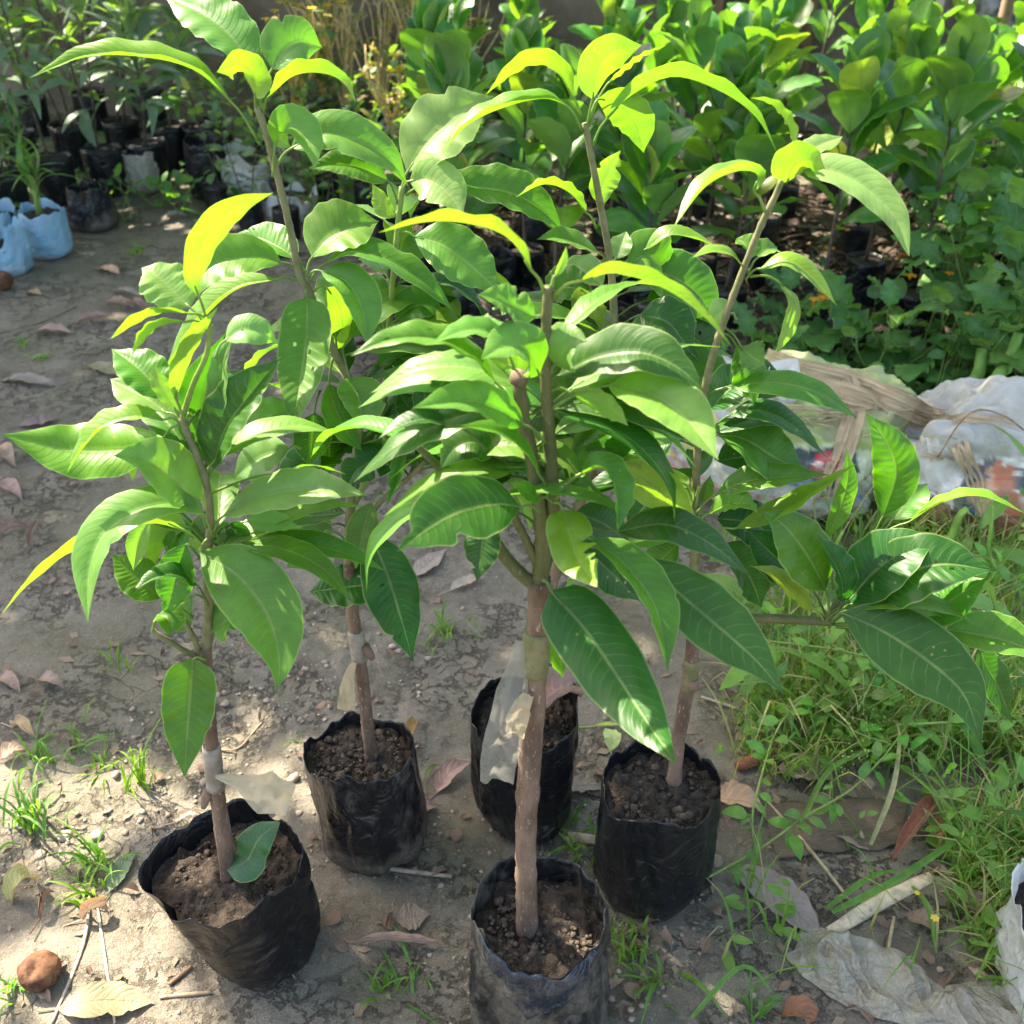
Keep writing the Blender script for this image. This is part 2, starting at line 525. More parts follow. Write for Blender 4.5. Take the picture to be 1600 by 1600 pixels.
def plastic_film(name, col, alpha_mix=0.35, rough=0.35):
    m, nt = newmat(name); g = NT(nt)
    tc = g.n('ShaderNodeTexCoord').outputs['Object']
    n1 = g.noise(tc, 40, 5, 0.7)
    c = g.mix(g.ramp(n1, (0.5, 0.75, 0, 0.7)), col, tuple(x * 0.6 for x in col))
    p = g.n('ShaderNodeBsdfPrincipled'); g.l(c, p.inputs['Base Color']); p.inputs['Roughness'].default_value = rough
    t = g.n('ShaderNodeBsdfTranslucent'); g.l(c, t.inputs['Color'])
    tr = g.n('ShaderNodeBsdfTransparent')
    mx = g.n('ShaderNodeMixShader'); mx.inputs[0].default_value = 0.4
    g.l(p.outputs[0], mx.inputs[1]); g.l(t.outputs[0], mx.inputs[2])
    m2 = g.n('ShaderNodeMixShader'); m2.inputs[0].default_value = alpha_mix
    g.l(mx.outputs[0], m2.inputs[1]); g.l(tr.outputs[0], m2.inputs[2])
    g.l(g.bump(n1, 0.5, 0.004), p.inputs['Normal'])
    o = g.n('ShaderNodeOutputMaterial'); g.l(m2.outputs[0], o.inputs[0])
    return m

M = {}
M['mango'] = leaf_material('mango_leaf', 17, 0.44, 0.40, 0.42, spec=0.38, tr=(1.18, 1.68, 0.22))
M['broad'] = leaf_material('broad_leaf', 7, 0.25, 0.36, 0.36, 0.8, spec=0.5)
M['lance'] = leaf_material('lance_leaf', 12, 0.25, 0.42, 0.30, 0.8, underlight=0.5)
M['weed'] = leaf_material('weed_leaf', 6, 0.3, 0.5, 0.36, 1.5)
M['grass'] = leaf_material('grass_leaf', 0.01, 0.0, 0.5, 0.42, 2.0)
M['ground'] = ground_material()
M['bag'] = bag_material('black_plastic', (0.006, 0.007, 0.009), 0.45, 0.54, 0.76, 0.30, 1.6)
M['bag_dusty'] = bag_material('dusty_black_plastic', (0.008, 0.009, 0.012), 0.65, 0.47, 0.68, 0.27, 1.6)
M['bag_inner'] = bag_material('black_plastic_inner', (0.010, 0.010, 0.011), 0.4, 0.5, 0.75, 0.45, 0.6)
M['collar'] = bag_material('blue_black_plastic', (0.008, 0.016, 0.028), 0.7, 0.44, 0.62, 0.18, 1.6)
M['bag_mud'] = bag_material('muddy_black_plastic', (0.009, 0.010, 0.012), 0.85, 0.42, 0.60, 0.28, 1.6, (0.105, 0.098, 0.078))
M['bag_blue'] = bag_material('blue_woven_plastic', (0.20, 0.42, 0.56), 0.75, 0.40, 0.66, 0.45, 2.2, (0.36, 0.44, 0.48), 0.1)
M['bag_white'] = bag_material('white_plastic_sack', (0.55, 0.56, 0.52), 0.75, 0.46, 0.66, 0.42, 1.0, (0.25, 0.22, 0.16), 0.15)
M['sheet'] = bag_material('grey_plastic_sheet', (0.40, 0.38, 0.31), 0.7, 0.44, 0.62, 0.34, 4.0, (0.22, 0.19, 0.13), 0.10)
M['soil'] = simple_material('potting_soil', (0.030, 0.023, 0.018), (0.078, 0.060, 0.045), 70, 0.95, 1.0, 0.012, (0.16, 0.125, 0.09), 150, (0.62, 0.72))
M['clod'] = simple_material('soil_clod', (0.040, 0.030, 0.023), (0.105, 0.080, 0.060), 60, 0.95, 0.8, 0.003)
M['pebble'] = simple_material('dry_clod', (0.24, 0.19, 0.14), (0.40, 0.33, 0.26), 35, 0.95, 0.6, 0.003)
M['bark'] = simple_material('sapling_bark', (0.085, 0.055, 0.038), (0.175, 0.120, 0.086), 38, 0.8, 0.8, 0.0022, (0.31, 0.25, 0.20), 260, (0.60, 0.68), stretch=(1, 1, 0.35))
M['greenbark'] = simple_material('green_bark', (0.065, 0.080, 0.024), (0.11, 0.105, 0.042), 50, 0.6, 0.5, 0.0012, (0.20, 0.17, 0.11), 220, (0.60, 0.70), stretch=(1, 1, 0.4))
M['greystem'] = simple_material('grey_green_stem', (0.105, 0.115, 0.045), (0.175, 0.160, 0.088), 60, 0.7, 0.5, 0.0012, (0.09, 0.07, 0.05), 150, (0.62, 0.70))
M['youngstem'] = simple_material('young_stem', (0.13, 0.20, 0.045), (0.19, 0.27, 0.07), 40, 0.45, 0.2, 0.001)
M['darkstem'] = simple_material('dark_stem', (0.06, 0.045, 0.035), (0.12, 0.09, 0.07), 40, 0.85, 0.5, 0.002)
M['tape'] = simple_material('graft_tape', (0.16, 0.14, 0.11), (0.27, 0.25, 0.22), 30, 0.4, 0.8, 0.003, (0.2, 0.17, 0.13), 90, (0.55, 0.7))
M['film'] = plastic_film('clear_plastic_strip', (0.46, 0.46, 0.42), 0.55)
M['beige_film'] = plastic_film('beige_plastic_strip', (0.52, 0.44, 0.29), 0.14)
M['dry'] = leaf_material('dry_leaf', 9, 0.35, 0.62, 0.12, 1.2, spec=0.2, underlight=0.3, veincol=(0.16, 0.10, 0.07), undercol=(0.42, 0.34, 0.27), tr=(1.3, 1.0, 0.7), bumpk=3.0)
M['twig'] = simple_material('twig', (0.7, 0.7, 0.7), (1.15, 1.12, 1.05), 60, 0.8, 0.6, 0.002, (0.09, 0.06, 0.04), 90, (0.6, 0.75), objcol=True)
M['fibre'] = simple_material('dry_fibre', (0.66, 0.48, 0.27), (0.85, 0.68, 0.44), 16, 0.7, 1.0, 0.004, (0.17, 0.11, 0.065), 50, (0.58, 0.72), stretch=(14, 0.8, 1), uvmap=True)
M['husk'] = simple_material('fibrous_husk', (0.16, 0.125, 0.085), (0.30, 0.245, 0.175), 10, 0.9, 1.0, 0.006, (0.07, 0.05, 0.035), 26, (0.55, 0.7), stretch=(1, 16, 1), uvmap=True)
M['fruit'] = simple_material('rotting_fruit', (0.08, 0.034, 0.018), (0.17, 0.085, 0.04), 40, 0.85, 0.5, 0.003, (0.05, 0.022, 0.012), 22, (0.52, 0.66))
M['pod'] = simple_material('green_stalk', (0.11, 0.25, 0.04), (0.19, 0.36, 0.07), 22, 0.5, 0.4, 0.002, (0.05, 0.07, 0.02), 40, (0.62, 0.74), trans=0.15)
M['mottled'] = simple_material('mottled_stalk', (0.30, 0.38, 0.12), (0.42, 0.50, 0.20), 22, 0.5, 0.4, 0.002, (0.10, 0.08, 0.04), 45, (0.54, 0.62))
M['wall'] = simple_material('stained_concrete', (0.105, 0.080, 0.060), (0.23, 0.18, 0.138), 2.2, 0.9, 0.8, 0.03, (0.26, 0.22, 0.18), 7, (0.58, 0.75))
M['plank'] = simple_material('weathered_wood', (0.20, 0.13, 0.085), (0.36, 0.25, 0.17), 5, 0.85, 0.7, 0.01, (0.10, 0.065, 0.045), 14, (0.55, 0.7), stretch=(4, 4, 0.5))
M['rock'] = simple_material('rubble', (0.10, 0.10, 0.10), (0.34, 0.34, 0.33), 7, 0.7, 0.9, 0.02, (0.03, 0.03, 0.032), 12, (0.50, 0.62))
M['flower'] = simple_material('orange_petals', (0.75, 0.28, 0.02), (0.85, 0.42, 0.03), 30, 0.6, 0.2, 0.002, trans=0.3)
M['ypetal'] = simple_material('yellow_petals', (0.80, 0.62, 0.05), (0.85, 0.70, 0.12), 30, 0.6, 0.2, 0.002, trans=0.3)
M['paper'] = attr_material('printed_wrapper')
M['brownmud'] = simple_material('dead_matter', (0.05, 0.035, 0.028), (0.10, 0.07, 0.055), 30, 0.9, 0.8, 0.004)

# leaf colours (albedo at different ages; alpha < 1 = blemished)
LC = {
    'Y': (0.135, 0.255, 0.012, 1.0), 'y': (0.105, 0.225, 0.018, 1.0), 'B': (0.20, 0.28, 0.014, 0.62),
    'L': (0.095, 0.220, 0.038, 1.0), 'M': (0.060, 0.180, 0.018, 1.0), 'm': (0.062, 0.160, 0.028, 0.86),
    'D': (0.022, 0.094, 0.013, 1.0), 'd': (0.026, 0.085, 0.020, 0.85), 'T': (0.026, 0.105, 0.014, 1.0),
    'P': (0.155, 0.280, 0.080, 1.0),
}

# ================================================================== THE GROUND AND THE WALL
def axis(fine_lo, fine_hi, fs, mid_lo, mid_hi, ms, far):
    a = list(np.arange(fine_lo, fine_hi, fs))
    b = list(np.arange(mid_lo, fine_lo, ms)); c = list(np.arange(fine_hi, mid_hi, ms))
    return np.array([-far, -far / 4, mid_lo - 1] + b + a + c + [mid_hi + 1, far / 4, far])

def gh(x, y):
    """ground height; works on floats and arrays"""
    h = 0.016 * fbm(x * 1.7, y * 1.7, 3.3, 3, 11) + 0.0055 * fbm(x * 9, y * 9, 1.1, 3, 21)
    crumb = fbm(x * 2.1 + 5, y * 2.1, 0.5, 2, 31) + 0.25
    crumb = np.clip(crumb, 0, 1) if isinstance(crumb, np.ndarray) else min(1.0, max(0.0, crumb))
    h = h + crumb * 0.0105 * abs(fbm(x * 34, y * 34, 7.1, 3, 41))
    return h - 0.004

gx = axis(-1.0, 1.25, .0085, -4.2, 4.2, .05, 60)
gy = axis(0.70, 2.3, .0095, 0.0, 7.2, .04, 60)
X, Y = np.meshgrid(gx, gy)
Z = gh(X, Y)
nx, ny = len(gx), len(gy)
V = np.stack([X.ravel(), Y.ravel(), Z.ravel()], 1)
idx = np.arange(nx * ny).reshape(ny, nx)
F = np.stack([idx[:-1, :-1].ravel(), idx[:-1, 1:].ravel(), idx[1:, 1:].ravel(), idx[1:, :-1].ravel()], 1)
me = bpy.data.meshes.new('ground')
me.vertices.add(len(V)); me.vertices.foreach_set('co', V.ravel().astype(np.float32))
me.loops.add(F.size); me.loops.foreach_set('vertex_index', F.ravel().astype(np.int32))
me.polygons.add(len(F)); me.polygons.foreach_set('loop_start', (np.arange(len(F)) * 4).astype(np.int32))
me.polygons.foreach_set('use_smooth', [True] * len(F))
me.update(); me.validate()
g_ob = link('ground', me, None, M['ground'])
g_ob['kind'] = 'structure'

# crumbs of dry mud lying on the ground
def clod_verts(c, r, rnd, squash=0.6):
    rot = Matrix.Rotation(rnd.uniform(0, 6.28), 3, 'Z')
    t = (1 + 5 ** .5) / 2
    ico = [(-1, t, 0), (1, t, 0), (-1, -t, 0), (1, -t, 0), (0, -1, t), (0, 1, t), (0, -1, -t), (0, 1, -t), (t, 0, -1), (t, 0, 1), (-t, 0, -1), (-t, 0, 1)]
    V = []
    for v in ico:
        q = rot @ Vector(v) * (r / 1.9 * rnd.uniform(.65, 1.25))
        V.append((c[0] + q.x, c[1] + q.y, c[2] + q.z * squash))
    return V
ICOF = [(0, 11, 5), (0, 5, 1), (0, 1, 7), (0, 7, 10), (0, 10, 11), (1, 5, 9), (5, 11, 4), (11, 10, 2), (10, 7, 6), (7, 1, 8), (3, 9, 4), (3, 4, 2), (3, 2, 6), (3, 6, 8), (3, 8, 9), (4, 9, 5), (2, 4, 11), (6, 2, 10), (8, 6, 7), (9, 8, 1)]

rnd = random.Random(3)
mb = MB()
k = 0
while k < 2400:
    x = rnd.uniform(-1.15, 1.4); y = 0.72 + abs(rnd.gauss(0, .7))
    dens = float(fbm(x * 2.1 + 5, y * 2.1, 0.5, 2, 31)) + (0.35 if (x < -.3 and y < 1.4) else 0.0)
    if rnd.random() > 0.22 + dens: continue
    r = min(0.016, 0.0019 * math.exp(rnd.gauss(0.25, .55)))
    mb.add(clod_verts((x, y, float(gh(x, y)) + r * .25), r, rnd), ICOF); k += 1
o = mb.build('dry_mud_crumbs', M['pebble'])
o['kind'] = 'stuff'

# wall behind the nursery
def box(mb, c, s, rot=0.0, jit=0.0):
    ca, sa = math.cos(rot), math.sin(rot)
    V = []
    for i in (-1, 1):
        for j in (-1, 1):
            for k in (-1, 1):
                x, y, z = i * s[0] / 2, j * s[1] / 2, k * s[2] / 2
                V.append((c[0] + x * ca - y * sa + random.uniform(-jit, jit), c[1] + x * sa + y * ca + random.uniform(-jit, jit), c[2] + z + random.uniform(-jit, jit)))
    mb.add(V, [(0, 1, 3, 2), (4, 6, 7, 5), (0, 4, 5, 1), (2, 3, 7, 6), (0, 2, 6, 4), (1, 5, 7, 3)])

WALLY = 6.7
wx = np.linspace(-9, 9, 220); wz = np.linspace(-0.1, 2.4, 40)
V = []; F = []
for j, z in enumerate(wz):
    for i, x in enumerate(wx):
        V.append((x, WALLY + 0.03 * float(fbm(x * 1.3, z * 1.3, 2, 4, 5)), z))
for j in range(len(wz) - 1):
    for i in range(len(wx) - 1):
        a = j * len(wx) + i
        F.append((a, a + 1, a + len(wx) + 1, a + len(wx)))
b = len(V)
V += [(-9, WALLY + .25, -.1), (9, WALLY + .25, -.1), (9, WALLY + .25, 2.4), (-9, WALLY + .25, 2.4)]
F += [(b + 1, b, b + 3, b + 2), ((len(wz) - 1) * len(wx), len(wz) * len(wx) - 1, b + 2, b + 3)]
w_ob = link('boundary_wall', mesh('boundary_wall', V, F), None, M['wall'])
w_ob['label'] = 'stained grey brown concrete wall behind all the nursery plants'
w_ob['category'] = 'wall'

# ================================================================== GROW BAGS
def grow_bag(root, cx, cy, zb, rt, rb, h, mat, inner, seed=0, shift=(0, 0), ex=(1, 1), soil_d=0.035, bulge=0.06, rimvar=0.012, collar=None, name='grow_bag', nu=144, nv=44, wr=1.0, point=None):
    rnd = random.Random(seed)
    V, F, U = [], [], []
    top = []
    s0 = seed * 3.7
    def prof(th, t):
        """t 0 bottom .. 1 rim -> x, y, z"""
        r = rb + (rt - rb) * t ** 0.85
        r *= 1 + bulge * math.sin(math.pi * min(1, t * 1.25)) 
        if t < 0.16: r *= 0.70 + 0.30 * math.sqrt(t / 0.16)
        c, s = math.cos(th), math.sin(th)
        w = float(fbm(c * 1.6 + s0, s * 1.6, t * 1.3, 3, seed)) * 0.11
        w += float(fbm(c * 5 + s0, s * 5, t * 6, 3, seed + 3)) * 0.018 * wr
        w -= abs(float(fbm(c * 2.2 + s0 + t * 2, s * 2.2 - t * 2, t * 7, 3, seed + 6))) * 0.075 * wr * max(0, .85 - t) 
        w += 0.012 * wr * abs(float(vnoise(c * 2 + t * 3 + s0, s * 2 - t * 3, t * 9, seed + 9))) * (1.6 if t < .35 else .7)
        w += 0.05 * math.cos(2 * th + s0) * t
        pl = math.cos(th * 3 + s0 * 1.7 + 1.5 * t)
        w -= .05 * max(0, pl) ** 8 * (1 - t) ** .6 * min(1, t * 5)      # gathered pleats near the foot
        w -= .045 * wr * math.exp(-(float(vnoise(c * 1.2 + s0 * 2, s * 1.2, t * 2.2 + s * .8, seed + 12)) / .09) ** 2) * math.sin(math.pi * min(1, t * 1.02)) 
        if point is not None:
            for (a0, amt, wd) in point:
                d = math.atan2(math.sin(th - a0), math.cos(th - a0))
                w += amt * math.exp(-(d / wd) ** 2) * t ** 2
        r *= 1 + w
        hh = h + rimvar * 1.5 * float(fbm(c * 1.9 + s0 + 7, s * 1.9, 0.0, 4, seed + 5))
        return (cx + shift[0] * (1 - t) + r * c * (1 + (ex[0] - 1) * t), cy + shift[1] * (1 - t) + r * s * (1 + (ex[1] - 1) * t), zb + hh * t)
    for j in range(nv + 1):
        t = j / nv
        for i in range(nu):
            V.append(prof(2 * math.pi * i / nu, t)); U.append((i / nu, t))
    for j in range(nv):
        for i in range(nu):
            i2 = (i + 1) % nu
            F.append((j * nu + i, j * nu + i2, (j + 1) * nu + i2, (j + 1) * nu + i))
    # floor of the bag
    b = len(V); V.append((cx + shift[0], cy + shift[1], zb + 0.001)); U.append((0, 0))
    for i in range(nu): F.append((b, (i + 1) % nu, i))
    # rim thickness and inner wall down to the soil
    base = nv * nu
    ti = max(0.3, 1 - soil_d * 1.5 / h)
    prev = [base + i for i in range(nu)]
    for st, t in enumerate((1.0, 0.97, (1 + ti) / 2, ti)):
        cur = []
        for i in range(nu):
            th = 2 * math.pi * i / nu
            p = prof(th, t)
            dx, dy = cx + shift[0] * (1 - t) - p[0], cy + shift[1] * (1 - t) - p[1]
            L = math.hypot(dx, dy)
            off = 0.0008 if st == 0 else 0.0012
            cur.append(len(V)); V.append((p[0] + dx / L * off, p[1] + dy / L * off, p[2] - (0.0 if st == 0 else 0.0))); U.append((i / nu, t))
        for i in range(nu):
            i2 = (i + 1) % nu
            F.append((prev[i], prev[i2], cur[i2], cur[i]))
        prev = cur
    bag = link(name, mesh(name, V, F, U), root, mat)
    # soil
    ts = 1 - soil_d / h
    SV, SF = [], []
    nr = 26
    ns = 84
    for j in range(nr + 1):
        f = j / nr
        for i in range(ns):
            th = 2 * math.pi * i / ns
            p = prof(th, ts)
            ax, ay = cx + shift[0] * (1 - ts), cy + shift[1] * (1 - ts)
            x = ax + (p[0] - ax) * f * 0.985; y = ay + (p[1] - ay) * f * 0.985
            z = zb + h - soil_d + 0.006 * float(fbm(x * 22, y * 22, 0, 3, seed)) + 0.0115 * abs(float(fbm(x * 62, y * 62, 0, 3, seed + 1))) + 0.006 * (1 - f * f)
            SV.append((x, y, z))
    for j in range(nr):
        for i in range(ns):
            i2 = (i + 1) % ns
            SF.append((j * ns + i, (j + 1) * ns + i, (j + 1) * ns + i2, j * ns + i2))
    soil = link('soil', mesh('soil', SV, SF), root, M['soil'])
    return bag, soil, prof

def soil_clods(soil_parent, cx, cy, z, r, seed, n=420):
    rnd = random.Random(seed)
    mb = MB()
    for k in range(n):
        a = rnd.uniform(0, 6.28); q = r * math.sqrt(rnd.random()) * 0.9
        rr = min(.010, 0.0019 * math.exp(rnd.gauss(.25, .5)))
        mb.add(clod_verts((cx + q * math.cos(a), cy + q * math.sin(a), z + rr * .2 + rnd.uniform(0, .005)), rr, rnd, .75), ICOF)
    o = mb.build('soil_crumbs', M['clod'], soil_parent)
    o['kind'] = 'stuff'
    return o

# ================================================================== THE FIVE MANGO SAPLINGS
PY = {'A': .945, 'B': 1.148, 'C': 1.216, 'D': .842, 'E': 1.08}
def pot_xy(px, py, h):
    p = onZ(px, py, h); return p.x, p.y
roots = {}
POTS = {
    'A': dict(px=356, py=1345, h=.205, rt=.118, rb=.088),
    'B': dict(px=556, py=1152, h=.235, rt=.088, rb=.086),
    'C': dict(px=823, py=1094, h=.25, rt=.089, rb=.082),
    'D': dict(px=845, py=1412, h=.25, rt=.087, rb=.096),
    'E': dict(px=1037, py=1205, h=.245, rt=.086, rb=.086),
}
LAB = {
    'A': 'bushy mango sapling with sunlit blotchy leaves in a flared black bag at the lower left',
    'B': 'tall mango sapling in a dusty black bag, its top leaf arching far left',
    'C': 'mango sapling in the black bag holding a dried leaf, hidden behind the front trunk',
    'D': 'nearest mango sapling with a thick brown trunk in a bag with folded blue black collar',
    'E': 'mango sapling of the rightmost standing black bag with a long side branch to the right',
}
G5 = 'mango saplings standing in black bags on the mud'
geo = {}
for kx, q in POTS.items():
    x, y = pot_xy(q['px'], q['py'], q['h'])
    PY[kx] = y
    zb = float(gh(x, y)) - 0.006
    r = thing('potted_mango_sapling', LAB[kx], 'sapling', (x, y, zb), G5)
    roots[kx] = r
    geo[kx] = (x, y, zb)
PYS = dict(PY)

x, y, zb = geo['A']
bagA = grow_bag(roots['A'], x, y, zb, .099, .080, .205, M['bag'], None, 11, shift=(.030, .008), ex=(1.08, .93), soil_d=.030, bulge=.02, rimvar=.014, point=[(math.pi * 1.08, .16, .35), (math.pi * .05, .07, .4)])
soil_clods(bagA[1], x, y, zb + .205 - .027, .09, 1, 420)
x, y, zb = geo['B']
bagB = grow_bag(roots['B'], x, y, zb, .082, .080, .235, M['bag_dusty'], None, 12, soil_d=.034, bulge=.05, rimvar=.012, shift=(.012, 0))
soil_clods(bagB[1], x, y, zb + .24 - .030, .078, 2)
x, y, zb = geo['C']
bagC = grow_bag(roots['C'], x, y, zb, .088, .080, .25, M['bag'], None, 13, soil_d=.05, bulge=.03, rimvar=.008, point=[(math.pi / 2, .06, .8)])
soil_clods(bagC[1], x, y, zb + .25 - .046, .08, 3)
x, y, zb = geo['D']
bagD = grow_bag(roots['D'], x, y, zb, .086, .098, .25, M['bag_mud'], None, 14, soil_d=.045, bulge=.04, rimvar=.012, wr=1.5)
soil_clods(bagD[1], x, y, zb + .25 - .041, .078, 4, 340)
x, y, zb = geo['E']
bagE = grow_bag(roots['E'], x, y, zb, .086, .086, .245, M['bag'], None, 15, soil_d=.03, bulge=.04, rimvar=.010)
soil_clods(bagE[1], x, y, zb + .245 - .027, .08, 5)

# the folded collar of the nearest bag: plastic turned down over the outside of the rim
def collar(parent, prof, a0, a1, drop, seed, mat, cx, cy):
    V, F, U = [], [], []
    n, m = 44, 12
    for i in range(n + 1):
        th = a0 + (a1 - a0) * i / n
        e = math.sin(math.pi * i / n) ** .7 * (1 - .25 * i / n)
        for j in range(m + 1):
            f = j / m
            d = drop * e * f * (1 + .30 * float(fbm(th * 2.2, 0.3, 1, 3, seed)))
            t = 1 - d / .25
            p = prof(th, t)
            dx, dy = p[0] - cx, p[1] - cy
            L = math.hypot(dx, dy)
            off = 0.0025 + 0.006 * math.sin(math.pi * min(1, f * 1.3)) + 0.004 * abs(float(vnoise(th * 4, f * 3, 3, seed + 1)))
            lift = 0.004 * math.cos(f * math.pi / 2) if f < .5 else 0
            V.append((p[0] + dx / L * off, p[1] + dy / L * off, p[2] + lift)); U.append((i / n, f))
    for i in range(n):
        for j in range(m):
            a = i * (m + 1) + j
            F.append((a, a + m + 1, a + m + 2, a + 1))
    # back layer gives the fold its thickness
    b = len(V)
    V += [(v[0] - (v[0] - cx) * .018, v[1] - (v[1] - cy) * .018, v[2]) for v in V[:b]]; U += U[:b]
    F += [tuple(k + b for k in f[::-1]) for f in F[:]]
    for i in range(n):
        a = i * (m + 1) + m
        F.append((a, a + m + 1, a + m + 1 + b, a + b))
        a = i * (m + 1)
        F.append((a + m + 1, a, a + b, a + m + 1 + b))
    return link('folded_collar', mesh('folded_collar', V, F, U), parent, mat)
x, y, zb = geo['D']
c = collar(bagD[0], bagD[2], R(-158), R(-38), .082, 3, M['collar'], x, y)
c['label'] = 'blue black plastic collar turned down over the front of the bag'

def stem(plant, name, pts, rads, mat, n=10, knob=0.05, color=None):
    """pts: (px, py, dY) ; radii in m"""
    P = [onY(p[0], p[1], PYS[plant] + (p[2] if len(p) > 2 else 0)) for p in pts]
    m = max(10, len(P) * 9)
    C = smooth_path(P, m)
    if name == 'branch': rads = [r * (.74 if mat is not M['greenbark'] else .86) for r in rads]
    elif plant != 'D': rads = [r * .9 for r in rads]
    rr = [float(np.interp(i / (m - 1), np.linspace(0, 1, len(rads)), rads)) for i in range(m)]
    rr = [r * (1 + knob * float(vnoise(i * .9, r * 1000, 0, 5))) for i, r in enumerate(rr)]
    sp = .012 + .05 * (name == 'trunk')          # leaf scars ring the young wood
    acc = 0.0
    for i in range(1, m):
        acc += (C[i] - C[i - 1]).length
        rr[i] *= 1 + (.13 if name == 'branch' else .05) * max(0.0, math.cos(6.283 * acc / (sp * 2.2)) ) ** 6
    mb = MB(); mb.tube(C, rr, n, jit=.05)
    return mb.build(name, mat, roots[plant])

# --- trunks and branches
stem('A', 'trunk', [(360, 1400, 0), (352, 1330, 0), (338, 1230, 0), (327, 1140, 0), (322, 1060, 0), (320, 1010, 0)], [.0135, .0125, .0115, .011, .0105, .009], M['bark'], 14)
stem('A', 'branch', [(321, 1030), (326, 960), (325, 880), (328, 800), (318, 740), (290, 670), (284, 652)], [.0085, .0075, .007, .006, .0055, .005], M['greystem'])
stem('A', 'branch', [(284, 655), (302, 600), (322, 555), (330, 508)], [.0042, .0036, .003], M['youngstem'])
stem('A', 'branch', [(321, 1025, 0), (330, 990, .02), (342, 930, .03), (345, 850, .02)], [.006, .005, .004], M['greystem'])
stem('A', 'branch', [(316, 1030, 0), (290, 1018, -.01), (262, 1000, -.02), (238, 985, -.02)], [.005, .0045, .004], M['greystem'])
stem('A', 'branch', [(312, 1025, 0), (302, 995, -.01), (288, 970, -.01)], [.005, .0045, .0035], M['greystem'])
stem('B', 'trunk', [(580, 1185), (574, 1130), (566, 1060), (558, 1000), (550, 950), (545, 880)], [.0115, .011, .0105, .0105, .010, .009], M['bark'], 12)
stem('B', 'branch', [(545, 885), (548, 780), (560, 680), (552, 610), (528, 560), (500, 500), (483, 455), (468, 430), (455, 365), (440, 300), (427, 250), (415, 205), (402, 168)], [.0085, .008, .0075, .007, .0068, .006, .0055, .005], M['greystem'])
stem('B', 'branch', [(548, 800, .02), (575, 740, .04), (598, 640, .06), (606, 540, .07), (612, 460, .07), (620, 370, .07), (628, 292, .07)], [.006, .0055, .005, .0045], M['youngstem'])
stem('B', 'branch', [(556, 850, 0), (590, 790, -.01), (640, 745, -.01), (665, 720, -.01)], [.006, .005, .0045], M['greystem'])
stem('C', 'trunk', [(832, 1140), (838, 1050), (850, 960), (880, 860), (915, 760), (935, 700)], [.010, .0095, .009, .0085, .0085], M['bark'], 12)
stem('C', 'branch', [(935, 705), (950, 640), (958, 560), (959, 480), (952, 400), (938, 320), (925, 250), (914, 192)], [.0085, .0075, .0068, .006, .0055, .0048], M['greystem'])
stem('D', 'trunk', [(824, 1462), (822, 1380), (822, 1290), (827, 1200), (832, 1120), (838, 1040), (842, 960), (843, 905)], [.0150, .0138, .0128, .0130, .0138, .0132, .0124, .0118], M['bark'], 18, knob=.07)
stem('D', 'branch', [(843, 915), (848, 840), (838, 760), (828, 700), (816, 640), (811, 592)], [.0105, .0095, .0085, .008, .0075, .007], M['greenbark'], 12)
stem('D', 'branch', [(845, 900, .01), (862, 840, .01), (864, 780, 0), (859, 690, 0), (853, 600, 0), (853, 520, 0), (857, 448, 0)], [.0085, .008, .0075, .007, .0062, .0055, .005], M['greenbark'], 12)
stem('D', 'branch', [(838, 915), (812, 895), (784, 862), (760, 820, -.01), (740, 780, -.02)], [.0085, .0075, .006, .005], M['greenbark'])
stem('D', 'branch', [(842, 890), (825, 850), (802, 805), (795, 790)], [.0055, .005, .0045], M['greenbark'])
stem('D', 'branch', [(770, 840, 0), (725, 770, .02), (690, 735, .03), (668, 712, .03), (650, 695, .03)], [.0055, .0055, .005, .004], M['greenbark'])
stem('E', 'trunk', [(1053, 1222), (1058, 1170), (1068, 1110), (1078, 1050), (1084, 990), (1085, 930)], [.0125, .0115, .011, .0115, .010, .009], M['bark'], 12)
stem('E', 'branch', [(1085, 935), (1086, 850), (1087, 760), (1092, 680), (1105, 590), (1130, 505), (1160, 425), (1190, 350), (1212, 305), (1222, 280)], [.0085, .0078, .007, .0062, .0058, .0052, .0045], M['greystem'])
stem('E', 'branch', [(1084, 975, 0), (1120, 968, -.02), (1180, 966, -.04), (1240, 968, -.05), (1298, 972, -.06)], [.0085, .0075, .007, .0065], M['greenbark'])
stem('E', 'branch', [(1290, 968, -.06), (1320, 925, -.02), (1350, 870, .02), (1378, 838, .04)], [.005, .0045, .004], M['greenbark'])
stem('E', 'branch', [(1085, 800, 0), (1092, 760, -.01)], [.004, .003], M['youngstem'])

